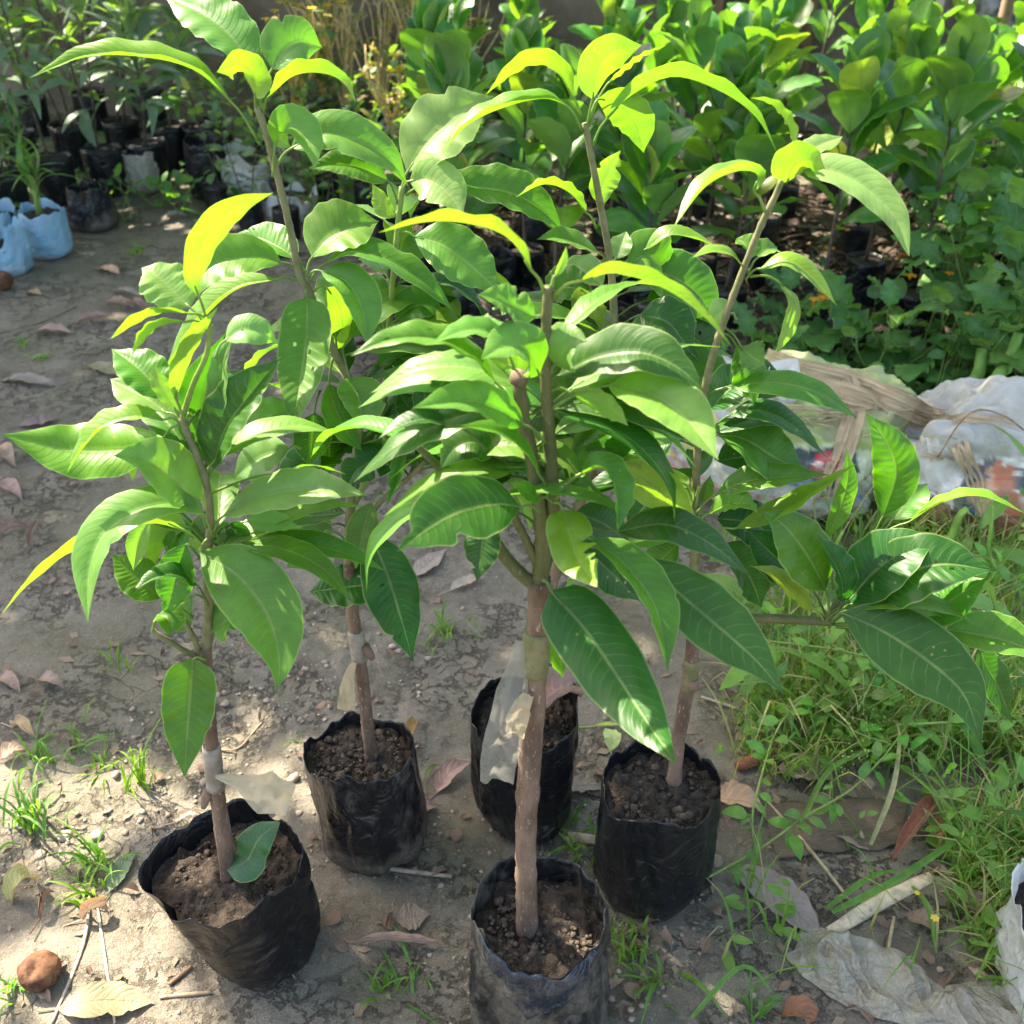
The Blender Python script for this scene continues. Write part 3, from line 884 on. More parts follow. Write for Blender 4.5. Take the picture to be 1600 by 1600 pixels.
# --- leaves.  plant colour width tilt turn fold | midrib in pixels | dY base, dY tip | options
LEAVES = '''
B Y 52 66 u 48 | 402,218 360,158 300,108 215,88 130,90 45,122 | 0 -.02
B L 84 35 u 18 | 402,165 398,112 362,58 315,20 255,-8 | 0 .08
B L 92 22 u 14 | 408,160 425,108 447,78 472,66 504,74 | 0 .03
B Y 66 132 u 15 | 400,175 399,152 396,118 372,100 338,113 | 0 -.05
B Y 58 105 u 32 | 412,175 422,150 458,119 500,114 535,128 558,164 | 0 -.05
B L 64 25 u 25 | 427,275 430,228 452,196 476,214 494,266 | 0 -.08
B L 74 42 u 20 | 430,265 455,232 510,208 570,226 610,252 638,292 | 0 .03
B M 52 40 u 22 | 622,318 606,282 560,262 520,258 481,264 | .07 .02
B L 96 38 u 16 | 478,430 488,402 512,375 548,356 592,346 | 0 .05
B M 60 40 u 20 | 476,425 465,405 435,386 405,372 372,363 | 0 .06
B M 78 38 u 18 | 470,428 440,410 400,402 340,412 305,442 283,486 | 0 -.06
B y 62 72 u 38 | 468,438 433,437 370,452 315,500 283,545 250,592 | 0 -.05
B M 82 12 u 12 | 478,455 480,466 479,520 470,590 457,673 | -.01 -.13 prof=blunt
B L 64 30 u 25 | 480,432 502,424 540,440 565,480 575,542 | 0 -.06
B Y 66 150 u 12 | 490,455 510,450 530,478 536,518 530,552 | 0 .05
B M 70 60 u 34 | 484,440 508,412 550,392 602,406 660,440 710,487 | 0 .02
B M 58 35 u 18 | 606,520 620,500 640,482 665,476 692,482 | .05 .08
B P 98 28 u 14 | 628,295 637,268 668,222 715,178 772,150 | .07 .13
B P 76 22 u 16 | 628,300 640,283 668,280 700,302 724,338 | .07 .02
B M 72 38 u 22 | 634,305 690,276 740,292 800,302 850,332 881,365 | .07 .07
B L 82 30 u 16 | 622,365 648,370 690,382 735,415 785,462 | .07 .03
B Y 34 140 u 10 | 628,330 615,340 600,322 590,302 581,286 | .07 .09
B D 66 25 u 20 | 655,715 615,732 590,720 558,735 538,772 | 0 -.04 bites=1
B M 32 20 u 40 | 660,720 648,690 634,700 622,740 604,792 | 0 -.06 bites=1
B m 52 15 u 18 | 598,770 580,785 570,820 561,858 555,890 | -.02 -.08 bites=1
B L 84 20 u 30 | 535,548 545,590 560,622 563,648 560,674 | 0 -.08
B M 58 30 u 22 | 520,560 514,600 524,640 545,680 566,706 | .02 -.02
B D 64 22 u 14 | 500,610 491,645 487,690 484,730 | .03 .01
B D 46 30 u 18 | 655,705 650,668 640,640 622,612 | 0 .04
B D 40 30 r 18 | 663,705 668,655 662,612 654,582 | 0 .03
B M 50 40 u 20 | 660,708 640,692 618,690 596,700 | 0 -.03
B D 88 15 u 12 | 556,830 578,835 602,890 626,965 646,1034 | 0 -.08
B D 70 30 u 12 | 548,935 485,925 540,918 590,912 634,906 | -.01 -.02
B T 66 25 u 14 | 545,825 518,820 488,850 448,888 | .03 .05
B D 52 42 u 12 | 545,800 540,801 500,806 450,806 405,802 | 0 .02
B M 70 30 u 16 | 575,515 540,520 500,540 470,560 | .05 .09
B D 66 30 u 16 | 552,640 530,650 515,680 515,740 | .05 .09
B M 60 35 u 20 | 556,600 590,570 620,560 660,575 | .05 .06
B M 66 35 u 20 | 545,850 520,830 480,830 450,845 | .05 .08
B D 60 35 u 20 | 550,780 580,720 620,650 640,600 | .05 .08
B M 62 30 u 18 | 575,540 610,530 660,535 720,570 | .05 .1
C Y 62 112 u 30 | 908,182 893,150 872,112 838,98 800,113 759,148 | 0 -.04
C y 64 80 u 36 | 910,205 885,165 850,154 790,167 728,197 686,247 | 0 -.06
C Y 70 140 u 14 | 918,195 926,155 932,112 956,82 1004,70 | 0 -.02
C Y 40 100 u 20 | 920,190 950,130 1000,90 1042,70 | .02 .03
C Y 64 150 u 12 | 920,190 934,155 966,162 993,195 1006,240 | 0 .04
C y 58 104 u 30 | 926,228 945,190 985,150 1050,120 1120,140 1180,182 1218,246 | 0 -.02
C Y 44 155 u 12 | 942,352 943,320 940,292 954,262 970,234 | 0 .02 bites=1
C Y 50 92 u 30 | 932,356 915,332 888,300 850,288 806,308 | 0 -.04
C M 46 60 u 26 | 952,418 935,396 900,380 870,372 838,374 | 0 -.03
C P 40 20 u 14 | 953,422 962,405 970,385 979,361 | 0 .03
C M 78 30 u 18 | 955,428 982,412 1010,400 1032,415 1044,434 | 0 .03
C y 42 70 u 30 | 958,428 1008,390 1045,368 1085,373 1123,387 | .02 .0
C B 50 150 u 14 | 958,520 905,448 918,478 932,500 944,514 | 0 .02
C M 82 28 u 16 | 960,432 1000,426 1045,430 1092,462 1122,512 | .02 .02
C T 74 30 u 18 | 960,520 1000,492 1040,502 1065,530 1080,554 | .0 -.05
C D 64 35 u 18 | 962,560 1018,532 1068,522 1102,545 1125,590 | .0 .02
C P 58 25 u 16 | 957,560 932,532 902,503 868,490 | 0 .05
C M 80 35 u 20 | 960,540 1010,545 1062,572 1122,604 1192,624 | 0 -.04
C Y 54 145 u 15 | 935,702 922,722 903,712 884,694 874,668 | 0 .02
C Y 50 130 u 20 | 940,690 950,650 930,630 905,640 | .02 .04
C M 66 35 u 18 | 940,680 970,640 1020,640 1070,690 | .02 .04
C D 60 35 u 18 | 938,700 900,660 850,650 800,665 | .02 .05
C M 60 35 u 18 | 955,600 920,590 880,570 840,580 | .02 .05
C M 64 35 u 18 | 955,470 920,455 880,450 850,470 | .03 .06
C D 64 30 u 18 | 930,715 890,730 850,750 800,790 | .02 .03
C M 70 40 u 18 | 945,640 1000,600 1050,600 1110,650 | .04 .08
C D 60 40 u 18 | 925,740 960,760 1010,770 1050,800 | .04 .06
D B 62 100 u 30 | 853,462 832,425 795,373 740,351 670,346 592,363 | 0 -.06 wave=.12
D B 58 106 u 28 | 862,465 905,440 962,427 1040,452 1100,495 1147,546 | 0 -.10
D P 15 30 r 30 | 862,448 868,432 878,408 885,384 | 0 0
D L 54 35 u 22 | 852,506 836,496 802,478 772,466 745,460 | 0 -.02 bites=1
D L 72 35 u 25 | 852,602 842,585 826,548 795,540 750,562 | 0 -.08
D L 56 60 u 30 | 806,592 795,556 778,528 738,516 676,534 | 0 -.06
D Y 56 140 u 12 | 808,590 795,572 778,560 760,545 | .01 .03
D M 60 58 u 28 | 806,642 776,600 735,556 680,530 610,531 545,557 | -.02 -.06
D T 84 36 u 16 | 856,604 872,588 930,560 1000,551 1060,575 1102,614 | 0 -.06
D P 74 30 u 20 | 855,598 868,570 882,545 902,532 918,534 | 0 -.02
D L 64 38 u 22 | 852,692 818,664 782,642 730,628 642,638 | -.01 -.12
D M 56 70 u 30 | 858,778 845,745 818,705 778,676 716,664 | -.01 -.06
D D 42 60 u 25 | 762,705 708,662 662,655 625,666 590,686 | 0 -.03
D D 118 20 u 12 | 845,800 812,792 775,788 723,798 672,824 620,862 | -.04 -.15 bites=1
D D 60 20 u 14 | 795,790 765,805 756,835 751,870 745,910 | -.02 -.05 bites=1
D y 74 8 u 14 | 866,785 880,797 889,832 902,872 934,918 | -.02 -.12 bites=1 prof=blunt
D M 60 55 u 30 | 868,782 906,742 940,732 962,766 965,832 | -.02 -.08
D D 114 14 u 8 | 848,905 862,925 915,985 965,1058 1010,1128 1057,1194 | -.04 -.22 prof=blunt
D M 74 42 u 26 | 865,802 922,842 975,882 1024,950 1044,1052 | -.02 -.14
D T 106 20 u 10 | 865,850 1008,872 1060,926 1130,986 1185,1036 1225,1086 | .0 -.14
D D 64 42 u 16 | 868,830 965,830 1040,820 1110,850 1173,901 | 0 -.06
D B 78 140 u 12 | 868,760 955,728 1000,745 1050,782 1086,812 | .0 .0
D L 88 34 u 18 | 858,640 950,602 1010,614 1070,652 1123,720 | 0 -.12
D y 48 132 u 18 | 858,612 890,613 930,626 962,645 982,666 | 0 -.05
D M 32 40 u 20 | 864,785 842,780 820,768 804,756 | -.02 -.05
D D 64 34 u 16 | 812,660 772,618 735,592 700,592 668,628 | .02 0
D D 62 34 u 16 | 808,740 770,712 742,692 712,700 688,732 | .02 0
D M 40 35 u 16 | 868,780 890,760 905,720 910,690 | 0 .03
D M 62 40 u 16 | 840,900 870,930 872,1000 880,1060 | .04 .04
D D 62 30 u 16 | 862,790 900,800 945,820 985,850 | .03 .04
D D 66 30 u 16 | 860,810 905,850 950,890 1000,940 | .03 .02
D M 60 40 u 16 | 856,690 900,660 945,650 985,680 | .02 .03
D D 56 30 u 16 | 825,720 800,700 780,680 765,650 | .03 .05
D M 56 50 u 20 | 853,560 820,520 790,500 745,500 | .03 .05
D D 50 40 u 20 | 835,760 800,745 770,745 735,770 | .02 .03
E P 56 34 u 20 | 1222,285 1256,266 1300,268 1350,292 1398,340 1421,402 | 0 -.08 prof=blunt
E Y 70 140 u 14 | 1216,300 1230,284 1242,258 1266,250 1290,264 | 0 -.05
E P 38 45 u 20 | 1225,280 1245,248 1275,230 1318,213 | 0 .04
E L 54 78 u 42 | 1197,335 1178,300 1182,272 1150,268 1102,292 1052,356 | 0 -.06
E Y 46 105 u 24 | 1220,282 1240,240 1232,198 1206,164 1172,152 | 0 .03
E y 44 75 u 26 | 1158,440 1161,416 1140,397 1112,392 1080,403 | 0 -.03
E M 42 40 u 26 | 1165,425 1172,405 1165,385 1150,372 | 0 .03
E L 38 35 u 20 | 1168,428 1185,402 1200,390 1214,386 | 0 .04
E y 52 66 u 32 | 1165,436 1188,420 1230,409 1266,432 1308,478 | 0 -.04
E y 44 118 u 22 | 1172,432 1216,440 1242,470 1236,510 1210,554 | 0 -.04
E P 44 30 u 20 | 1150,500 1142,490 1128,488 1110,505 | .02 .03
E M 88 34 u 16 | 1090,702 1122,680 1162,686 1212,716 1262,742 | 0 .0
E D 52 58 u 22 | 1096,690 1140,648 1190,642 1240,666 1293,716 | 0 -.03
E M 50 42 u 20 | 1088,802 1120,772 1170,752 1232,745 1296,742 | -.02 -.04
E y 52 62 u 28 | 1088,832 1150,826 1210,802 1270,770 1346,720 | -.02 -.04
E M 42 42 u 20 | 1088,822 1108,802 1138,789 1165,787 1186,802 | -.03 -.06
E Y 46 120 u 16 | 1090,832 1080,792 1062,752 1048,730 | -.02 .02
E M 22 30 r 20 | 1090,815 1098,785 1110,742 | -.01 0
E D 70 34 u 18 | 1092,700 1110,640 1150,600 1190,590 | .02 .04
E D 78 32 u 14 | 1100,690 1120,720 1180,715 1240,740 | .04 .07
E D 70 30 u 14 | 1088,800 1120,810 1180,820 1225,860 | .03 .04
E M 60 36 u 16 | 1128,520 1150,540 1170,580 1180,630 | .02 0
E L 56 40 u 20 | 1130,510 1160,545 1178,560 1196,570 | .02 0
E M 70 10 u 12 | 1365,838 1380,806 1400,742 1386,692 1352,645 | .03 .05
E y 46 76 u 26 | 1370,840 1420,816 1470,786 1530,775 1602,802 | .03 -.02
E L 62 34 u 18 | 1370,850 1395,812 1420,780 1450,755 | .04 .09
E M 90 22 u 14 | 1297,965 1290,922 1262,870 1226,822 1188,797 | -.06 -.04
E D 82 24 u 14 | 1290,960 1262,912 1222,880 1190,850 1164,824 | -.03 .0
E D 56 52 u 26 | 1298,965 1318,940 1312,900 1292,862 1277,836 | -.06 -.06
E M 32 30 r 22 | 1302,920 1290,842 1310,800 1325,748 1323,700 | -.03 0
E D 94 26 u 12 | 1300,968 1325,940 1370,890 1416,858 1468,838 | -.06 -.04
E D 100 26 u 12 | 1302,972 1345,946 1400,905 1470,882 1554,892 | -.06 -.08
E M 64 32 u 14 | 1304,976 1440,968 1475,945 1510,922 1544,903 | -.06 -.08
E T 116 18 u 12 | 1300,970 1315,958 1375,984 1446,1030 1505,1085 1533,1162 | -.08 -.22
E M 74 38 u 16 | 1306,980 1480,984 1530,992 1582,1005 1645,1032 | -.06 -.14
E B 50 60 u 24 | 1290,975 1270,950 1238,922 1202,896 1172,884 | -.06 -.06
E D 50 40 u 20 | 1310,980 1530,1010 1542,1042 1560,1075 1582,1132 | -.05 -.06
E T 60 40 u 20 | 1298,975 1330,990 1380,1010 1430,1010 | -.05 -.02
A Y 62 132 u 14 | 326,512 312,466 302,430 322,366 368,322 428,301 | 0 .03
A P 92 38 u 14 | 328,520 296,480 268,452 242,428 221,418 | 0 .03 tw=0
A Y 38 108 u 26 | 330,506 300,490 256,488 214,501 172,530 | 0 -.02
A Y 44 106 u 28 | 330,512 290,503 252,509 228,526 206,554 | 0 -.03
A y 96 24 u 14 | 284,662 255,684 200,702 120,704 60,692 2,678 | 0 -.02
A y 52 66 u 34 | 284,660 256,656 215,652 162,668 130,700 104,740 | 0 -.05
A P 96 38 u 12 | 322,825 312,786 268,746 222,716 176,712 | -.01 -.04 tw=0
A M 70 28 u 18 | 284,658 262,625 240,600 212,572 174,545 | 0 .05
A P 62 28 u 18 | 284,660 260,645 228,622 198,606 172,592 | .02 .06
A Y 44 130 u 16 | 288,655 276,642 256,612 246,592 240,566 | -.01 -.01
A y 50 118 u 24 | 287,655 274,622 286,570 310,522 342,478 | -.01 -.02
A M 82 16 u 14 | 322,755 322,722 316,655 326,592 352,520 | .02 .05
A P 46 52 u 34 | 324,745 335,692 345,622 352,552 382,508 | .02 .04
A D 86 36 u 30 | 322,768 333,732 352,672 396,610 442,556 | .0 .03
A P 50 34 u 18 | 336,560 352,532 380,516 410,520 433,536 | .03 .05
A L 76 45 u 24 | 332,838 318,802 282,787 222,796 166,832 140,890 137,976 | -.02 -.14
A Y 50 108 u 24 | 322,860 290,830 240,813 165,832 105,862 46,910 2,960 | -.02 -.08
A L 116 12 u 14 | 325,842 314,862 374,902 418,962 436,1030 432,1082 | -.02 -.15
A m 66 30 u 16 | 302,965 250,935 212,902 174,865 | 0 .02
A Y 56 150 u 12 | 322,850 292,822 262,820 243,850 245,882 | .02 .03
A P 36 20 u 18 | 290,830 234,812 217,845 208,892 | -.01 -.02
A M 62 20 u 14 | 312,872 290,850 278,890 268,930 257,966 | -.01 -.03
A D 38 50 u 26 | 325,945 308,914 275,898 240,905 205,926 | -.01 -.06
A M 46 30 u 30 | 238,988 248,960 262,968 264,994 | -.02 -.05
A L 64 30 u 14 | 322,1010 332,986 362,966 386,974 402,986 | 0 -.02
A M 84 10 u 12 | 322,1032 302,1030 298,1080 293,1142 288,1214 | -.02 -.09 prof=blunt
A D 54 28 u 20 | 335,842 354,822 368,832 366,862 | .02 .02
A P 36 32 u 18 | 345,835 385,815 430,818 470,826 | .02 .02
A P 72 40 u 20 | 333,832 350,806 402,780 468,766 520,765 576,774 | 0 -.03
A Y 36 90 u 22 | 330,770 440,738 480,728 512,732 540,741 | .03 .03
A P 60 34 u 18 | 470,702 452,700 410,715 380,735 364,750 | .12 .12
A P 54 40 u 18 | 470,640 455,640 420,650 405,668 392,693 | .12 .12
A M 60 36 u 18 | 322,800 300,820 275,840 262,870 | .02 .03
A L 50 36 u 18 | 345,940 380,930 420,930 452,958 | .02 .03
A M 56 36 u 18 | 330,700 310,690 280,700 262,730 | .02 .04
A D 60 36 u 18 | 328,900 350,890 380,900 400,930 | .03 .04
A M 50 36 u 18 | 326,940 300,930 285,950 275,990 | .02 .02
B M 60 40 u 20 | 600,600 640,585 690,590 730,610 | .04 .04
B D 60 40 u 20 | 560,700 600,690 640,650 680,630 | .04 .06
B D 64 30 u 16 | 540,690 500,700 470,740 455,790 | .04 .04
B M 60 30 u 20 | 548,760 500,745 460,760 430,800 | .05 .05
B y 56 60 u 30 | 600,520 640,500 690,500 740,530 | .06 .05
C M 66 35 u 18 | 958,500 1010,470 1060,470 1110,500 | .05 .08
C D 66 35 u 18 | 958,590 1010,580 1060,600 1100,640 | .05 .08
C D 60 35 u 18 | 950,650 910,690 870,700 830,690 | .05 .08
C M 60 35 u 18 | 956,540 920,520 880,540 850,580 | .05 .05
D D 62 34 u 16 | 850,800 880,840 930,870 980,900 | .04 .05
D D 60 34 u 16 | 838,820 800,800 760,800 720,820 | .04 .06
D M 56 40 u 16 | 832,700 790,660 750,640 700,650 | .04 .06
D M 58 40 u 16 | 860,640 900,690 950,700 1000,690 | .05 .06
E D 66 34 u 16 | 1090,760 1050,770 1010,790 980,830 | .03 .04
E D 66 34 u 16 | 1090,700 1050,690 1010,700 980,730 | .03 .05
E D 60 34 u 16 | 1100,640 1140,600 1180,590 1220,620 | .05 .06
E M 60 34 u 16 | 1088,830 1060,850 1030,880 1000,930 | .03 .02
E D 70 34 u 16 | 1088,800 1130,850 1170,900 1190,950 | .05 .05
'''
def mango_leaf(spec, seed):
    a, b, c = [q.strip() for q in spec.split('|')]
    a = a.split(); plant, colk, w, tilt, Q, fold = a[0], a[1], float(a[2]), float(a[3]), a[4], float(a[5])
    pts = [tuple(float(t) for t in q.split(',')) for q in b.split()]
    cc = c.split(); d0, d1 = float(cc[0]), float(cc[1])
    opt = dict(q.split('=') for q in cc[2:])
    rnd = random.Random(seed)
    L = [0]
    for i in range(1, len(pts)): L.append(L[-1] + math.hypot(pts[i][0] - pts[i - 1][0], pts[i][1] - pts[i - 1][1]))
    Yb = PYS[plant]
    W3 = [onY(p[0], p[1], Yb + d0 + (d1 - d0) * (l / L[-1]) ** 1.3) for p, l in zip(pts, L)]
    NS = 70 if colk in 'DdMm' and rnd.random() < .5 else 44 if 'bites' in opt else 24
    C = smooth_path(W3[1:], NS)
    mid = C[NS // 2]
    hw = w * depth(mid) / FPX / 2 * (1.03 + (.14 if 25 < tilt < 70 else .10 if tilt >= 70 else 0))
    Qv = {'u': Vector((0, 0, 1)), 'l': Vector((-1, 0, 0)), 'r': Vector((1, 0, 0)), 'b': Vector((0, 1, 0))}[Q]
    Tm = (C[-1] - C[0]).normalized()
    Vm = (CAMP - mid).normalized()
    sd = Tm.cross(Vm)
    sgn = 1 if sd.dot(Qv) >= 0 else -1
    if abs(sd.dot(Qv)) < 0.18: sgn = 1 if rnd.random() < .5 else -1
    twist = float(opt['tw']) if 'tw' in opt else rnd.uniform(-34, 34)
    if tilt < 60: fold += rnd.uniform(4, 16)
    NN = []
    for i, p in enumerate(C):
        T = (C[min(i + 1, NS - 1)] - C[max(i - 1, 0)]).normalized()
        Vp = (CAMP - p).normalized(); Vp = (Vp - T * Vp.dot(T)).normalized()
        Qp = T.cross(Vp) * sgn
        an = R(tilt + twist * (i / (NS - 1) - .5))
        NN.append(Vp * math.cos(an) + Qp * math.sin(an))
    bites = []
    if 'bites' in opt:
        for q in range(3):
            bites.append((rnd.choice((-1, 1)), rnd.uniform(.3, .95), rnd.uniform(.02, .05), rnd.uniform(.3, .7)))
    elif rnd.random() < .45:
        bites.append((rnd.choice((-1, 1)), rnd.uniform(.3, .9), rnd.uniform(.012, .03), rnd.uniform(.1, .4)))
    holes = []
    if NS == 70:
        for q in range(rnd.randint(1, 5)):
            holes.append((rnd.uniform(-.75, .75), rnd.uniform(.25, .85), rnd.uniform(.04, .11), rnd.uniform(.008, .018)))
    mb = MB()
    blade(mb, C, NN, hw, fold, opt.get('prof', 'mango'), 36 if holes else 10, float(opt.get('wave', rnd.uniform(.03, .09))), seed, cup=rnd.uniform(6, 22), bites=bites, quilt=.022, holes=holes)
    # petiole and swollen midrib under the blade
    pet = smooth_path([W3[0], W3[0].lerp(W3[1], .55) + Vector((0, 0, .004)), W3[1], C[2]], 8)
    U0 = len(mb.V)
    mb.tube(pet, [.0022, .0017, .0015, .0014, .0013, .0013, .0012, .001], 6)
    for k in range(U0, len(mb.V)): mb.U[k] = (0.5, 0.3)
    o = mb.build('leaf', M['mango'], roots[plant])
    col = LC[colk]
    j = rnd.uniform(.88, 1.12)
    o.color = (col[0] * j, col[1] * j, col[2] * j, col[3] - rnd.choice((0, .05, .1, .18)))
    return o
for i, ln in enumerate([l for l in LEAVES.strip().split('\n') if l.strip()]):
    mango_leaf(ln, i + 100)

# dead, blackened curl along the edge of one leaf of the nearest sapling
mb = MB()
C = smooth_path([onY(745, 462, PYS['D'] - .02), onY(762, 490, PYS['D'] - .025), onY(785, 503, PYS['D'] - .025), onY(812, 506, PYS['D'] - .02)], 14)
blade(mb, C, [Vector((0, -.5, .8))] * 14, .010, 50, 'dead', 6, .5, 4, cup=-60)
o = mb.build('withered_edge', M['brownmud'], roots['D'])

# inner leaves of the crowns, in whorls round the nodes of the stems
def whorl(plant, px, py, dy, n, seed, cols='MDML', L=(.13, .20), back=True, el=(5, 50)):
    rnd = random.Random(seed)
    q = onY(px, py, PYS[plant] + dy)
    for k in range(n):
        az = rnd.uniform(-.35, math.pi + .35) if back else rnd.uniform(0, 6.283)
        ll = rnd.uniform(*L); e = R(rnd.uniform(*el))
        h = Vector((math.cos(az), math.sin(az), 0))
        dr = rnd.uniform(.35, 1.0)
        P = [q, q + (h * math.cos(e) + Vector((0, 0, math.sin(e)))) * .028]
        for f in (.33, .66, 1.0):
            a2 = e - dr * 1.7 * f
            P.append(P[-1] + (h * math.cos(a2) + Vector((0, 0, math.sin(a2)))) * ll / 3)
        C = smooth_path(P[1:], 22)
        side = Vector((-h.y, h.x, 0))
        N = []
        tw = rnd.uniform(-.5, .5); t0 = rnd.uniform(-.35, .35)
        for i in range(22):
            T = (C[min(i + 1, 21)] - C[max(i - 1, 0)]).normalized()
            nn = side.cross(T) * -1
            if nn.z < 0 and i < 6: nn = -nn
            if N and nn.dot(N[-1]) < 0: nn = -nn
            N.append((nn + side * (t0 + tw * i / 21)).normalized())
        mb = MB()
        blade(mb, C, N, ll * rnd.uniform(.125, .155), rnd.uniform(14, 34), 'mango', 8, rnd.uniform(.02, .09), seed + k, cup=rnd.uniform(6, 20), quilt=.02,
              bites=[(rnd.choice((-1, 1)), rnd.uniform(.3, .9), .02, rnd.uniform(.1, .35))] if rnd.random() < .3 else [])
        U0 = len(mb.V)
        mb.tube([P[0], P[0].lerp(P[1], .5) + Vector((0, 0, .002)), P[1], C[2]], [.0019, .0014, .0013, .001], 5)
        for j in range(U0, len(mb.V)): mb.U[j] = (.5, .3)
        o = mb.build('leaf', M['mango'], roots[plant])
        c = LC[rnd.choice(cols)]; j = rnd.uniform(.85, 1.15)
        o.color = (c[0] * j, c[1] * j, c[2] * j, 1 - rnd.choice((0, .06, .12)))
for i, w in enumerate([
    ('B', 606, 540, .07, 5), ('B', 612, 450, .07, 5), ('B', 622, 370, .07, 3), ('B', 528, 562, 0, 4), ('B', 550, 612, 0, 5), ('B', 558, 700, 0, 5), ('B', 575, 735, .04, 4), ('B', 640, 745, 0, 4),
    ('C', 958, 540, 0, 5), ('C', 955, 600, 0, 4), ('C', 956, 470, 0, 4), ('C', 940, 690, 0, 5), ('C', 915, 760, 0, 4),
    ('D', 852, 560, .01, 3), ('D', 856, 640, .01, 4), ('D', 862, 740, .01, 5), ('D', 818, 650, .01, 4), ('D', 830, 705, .01, 4), ('D', 740, 785, .0, 4), ('D', 690, 735, .03, 4),
    ('E', 1087, 770, 0, 5), ('E', 1090, 700, 0, 5), ('E', 1100, 620, 0, 2), ('E', 1086, 850, 0, 4), ('E', 1290, 968, -.06, 4),
    ('A', 326, 880, 0, 4), ('A', 318, 745, 0, 4), ('A', 345, 860, .02, 3), ('A', 290, 670, 0, 3)]):
    whorl(*w, 700 + i * 10)

# --- graft tape, plastic tails and pieces in the pots
def film_strip(parent, pts, widths, mat, name, seed=0, nrm=None):
    """crumpled strip hanging along 3-D points"""
    C = smooth_path(pts, 22)
    V, F = [], []
    nu = 8
    for i, p in enumerate(C):
        v = i / 21
        T = (C[min(i + 1, 21)] - C[max(i - 1, 0)]).normalized()
        Nn = nrm or (CAMP - p).normalized()
        S = T.cross(Nn).normalized(); Nn = S.cross(T)
        w = float(np.interp(v, np.linspace(0, 1, len(widths)), widths))
        for k in range(nu + 1):
            u = 2 * k / nu - 1
            d = 0.03 * w * math.sin(u * 5 + v * 3 + seed) + 0.22 * w * float(fbm(u * 1.5 + seed, v * 4, 0, 3, seed))
            V.append(p + S * (u * w / 2 * (1 + .10 * float(vnoise(v * 6, u, 2, seed)))) + Nn * d)
    for i in range(21):
        for k in range(nu):
            a = i * (nu + 1) + k
            F.append((a, a + 1, a + nu + 2, a + nu + 1))
    return link(name, mesh(name, V, F), parent, mat)

def tape_wrap(plant, a, b, r, mat=None):
    P = smooth_path([onY(*a, PYS[plant]), onY(*b, PYS[plant])], 12)
    mb = MB()
    mb.tube(P, [r * (1 + .035 * ((i % 3) - 1)) for i in range(12)], 14, jit=.015)
    return mb.build('graft_tape', mat or M['tape'], roots[plant])

tape_wrap('A', (330, 1165), (337, 1230), .0122)
tape_wrap('B', (556, 985), (562, 1030), .0122)
tape_wrap('D', (839, 985), (836, 1050), .0146, M['greystem'])
tape_wrap('E', (1082, 1030), (1076, 1075), .0112, M['greystem'])
yA, yB, yD = PYS['A'], PYS['B'], PYS['D']
film_strip(roots['A'], [onY(335, 1212, yA - .01), onY(372, 1222, yA - .02), onY(410, 1238, yA - .025), onY(455, 1250, yA - .03)], [.006, .018, .055, .040], M['beige_film'], 'plastic_tail', 3)
film_strip(roots['B'], [onY(553, 1035, yB - .015), onY(545, 1062, yB - .02), onY(540, 1110, yB - .02)], [.008, .022, .028], M['beige_film'], 'plastic_tail', 5)
film_strip(roots['D'], [onY(812, 1000, yD - .005), onY(804, 1060, yD - .01), onY(790, 1130, yD - .02), onY(775, 1225, yD - .02)], [.008, .034, .046, .040], M['film'], 'plastic_tail', 7)
film_strip(roots['D'], [onY(826, 1085, yD - .016), onY(812, 1112, yD - .02), onY(803, 1150, yD - .02)], [.012, .026, .022], M['beige_film'], 'plastic_tail', 9)
# cut stubs on the trunks
for pl, a, b, r in (('D', (829, 1078), (826, 1096), .0085), ('E', (1082, 1062), (1085, 1078), .008), ('B', (570, 1008), (582, 1030), .0065), ('A', (324, 1236), (318, 1262), .0060), ('D', (810, 594), (812, 584), .0085)):
    mb = MB(); mb.tube(smooth_path([onY(*a, PYS[pl] - .006), onY(*b, PYS[pl] - .01)], 5), [r, r * 1.05, r * 1.02, r * .9, r * .6], 10, jit=.06)
    mb.build('cut_stub', M['bark'], roots[pl])

# ================================================================== LEAVES AND LITTER ON THE GROUND
def surf(px, py, lift=0.0):
    p = onZ(px, py, 0.0)
    p = onZ(px, py, float(gh(p.x, p.y)))
    return Vector((p.x, p.y, float(gh(p.x, p.y)) + lift))

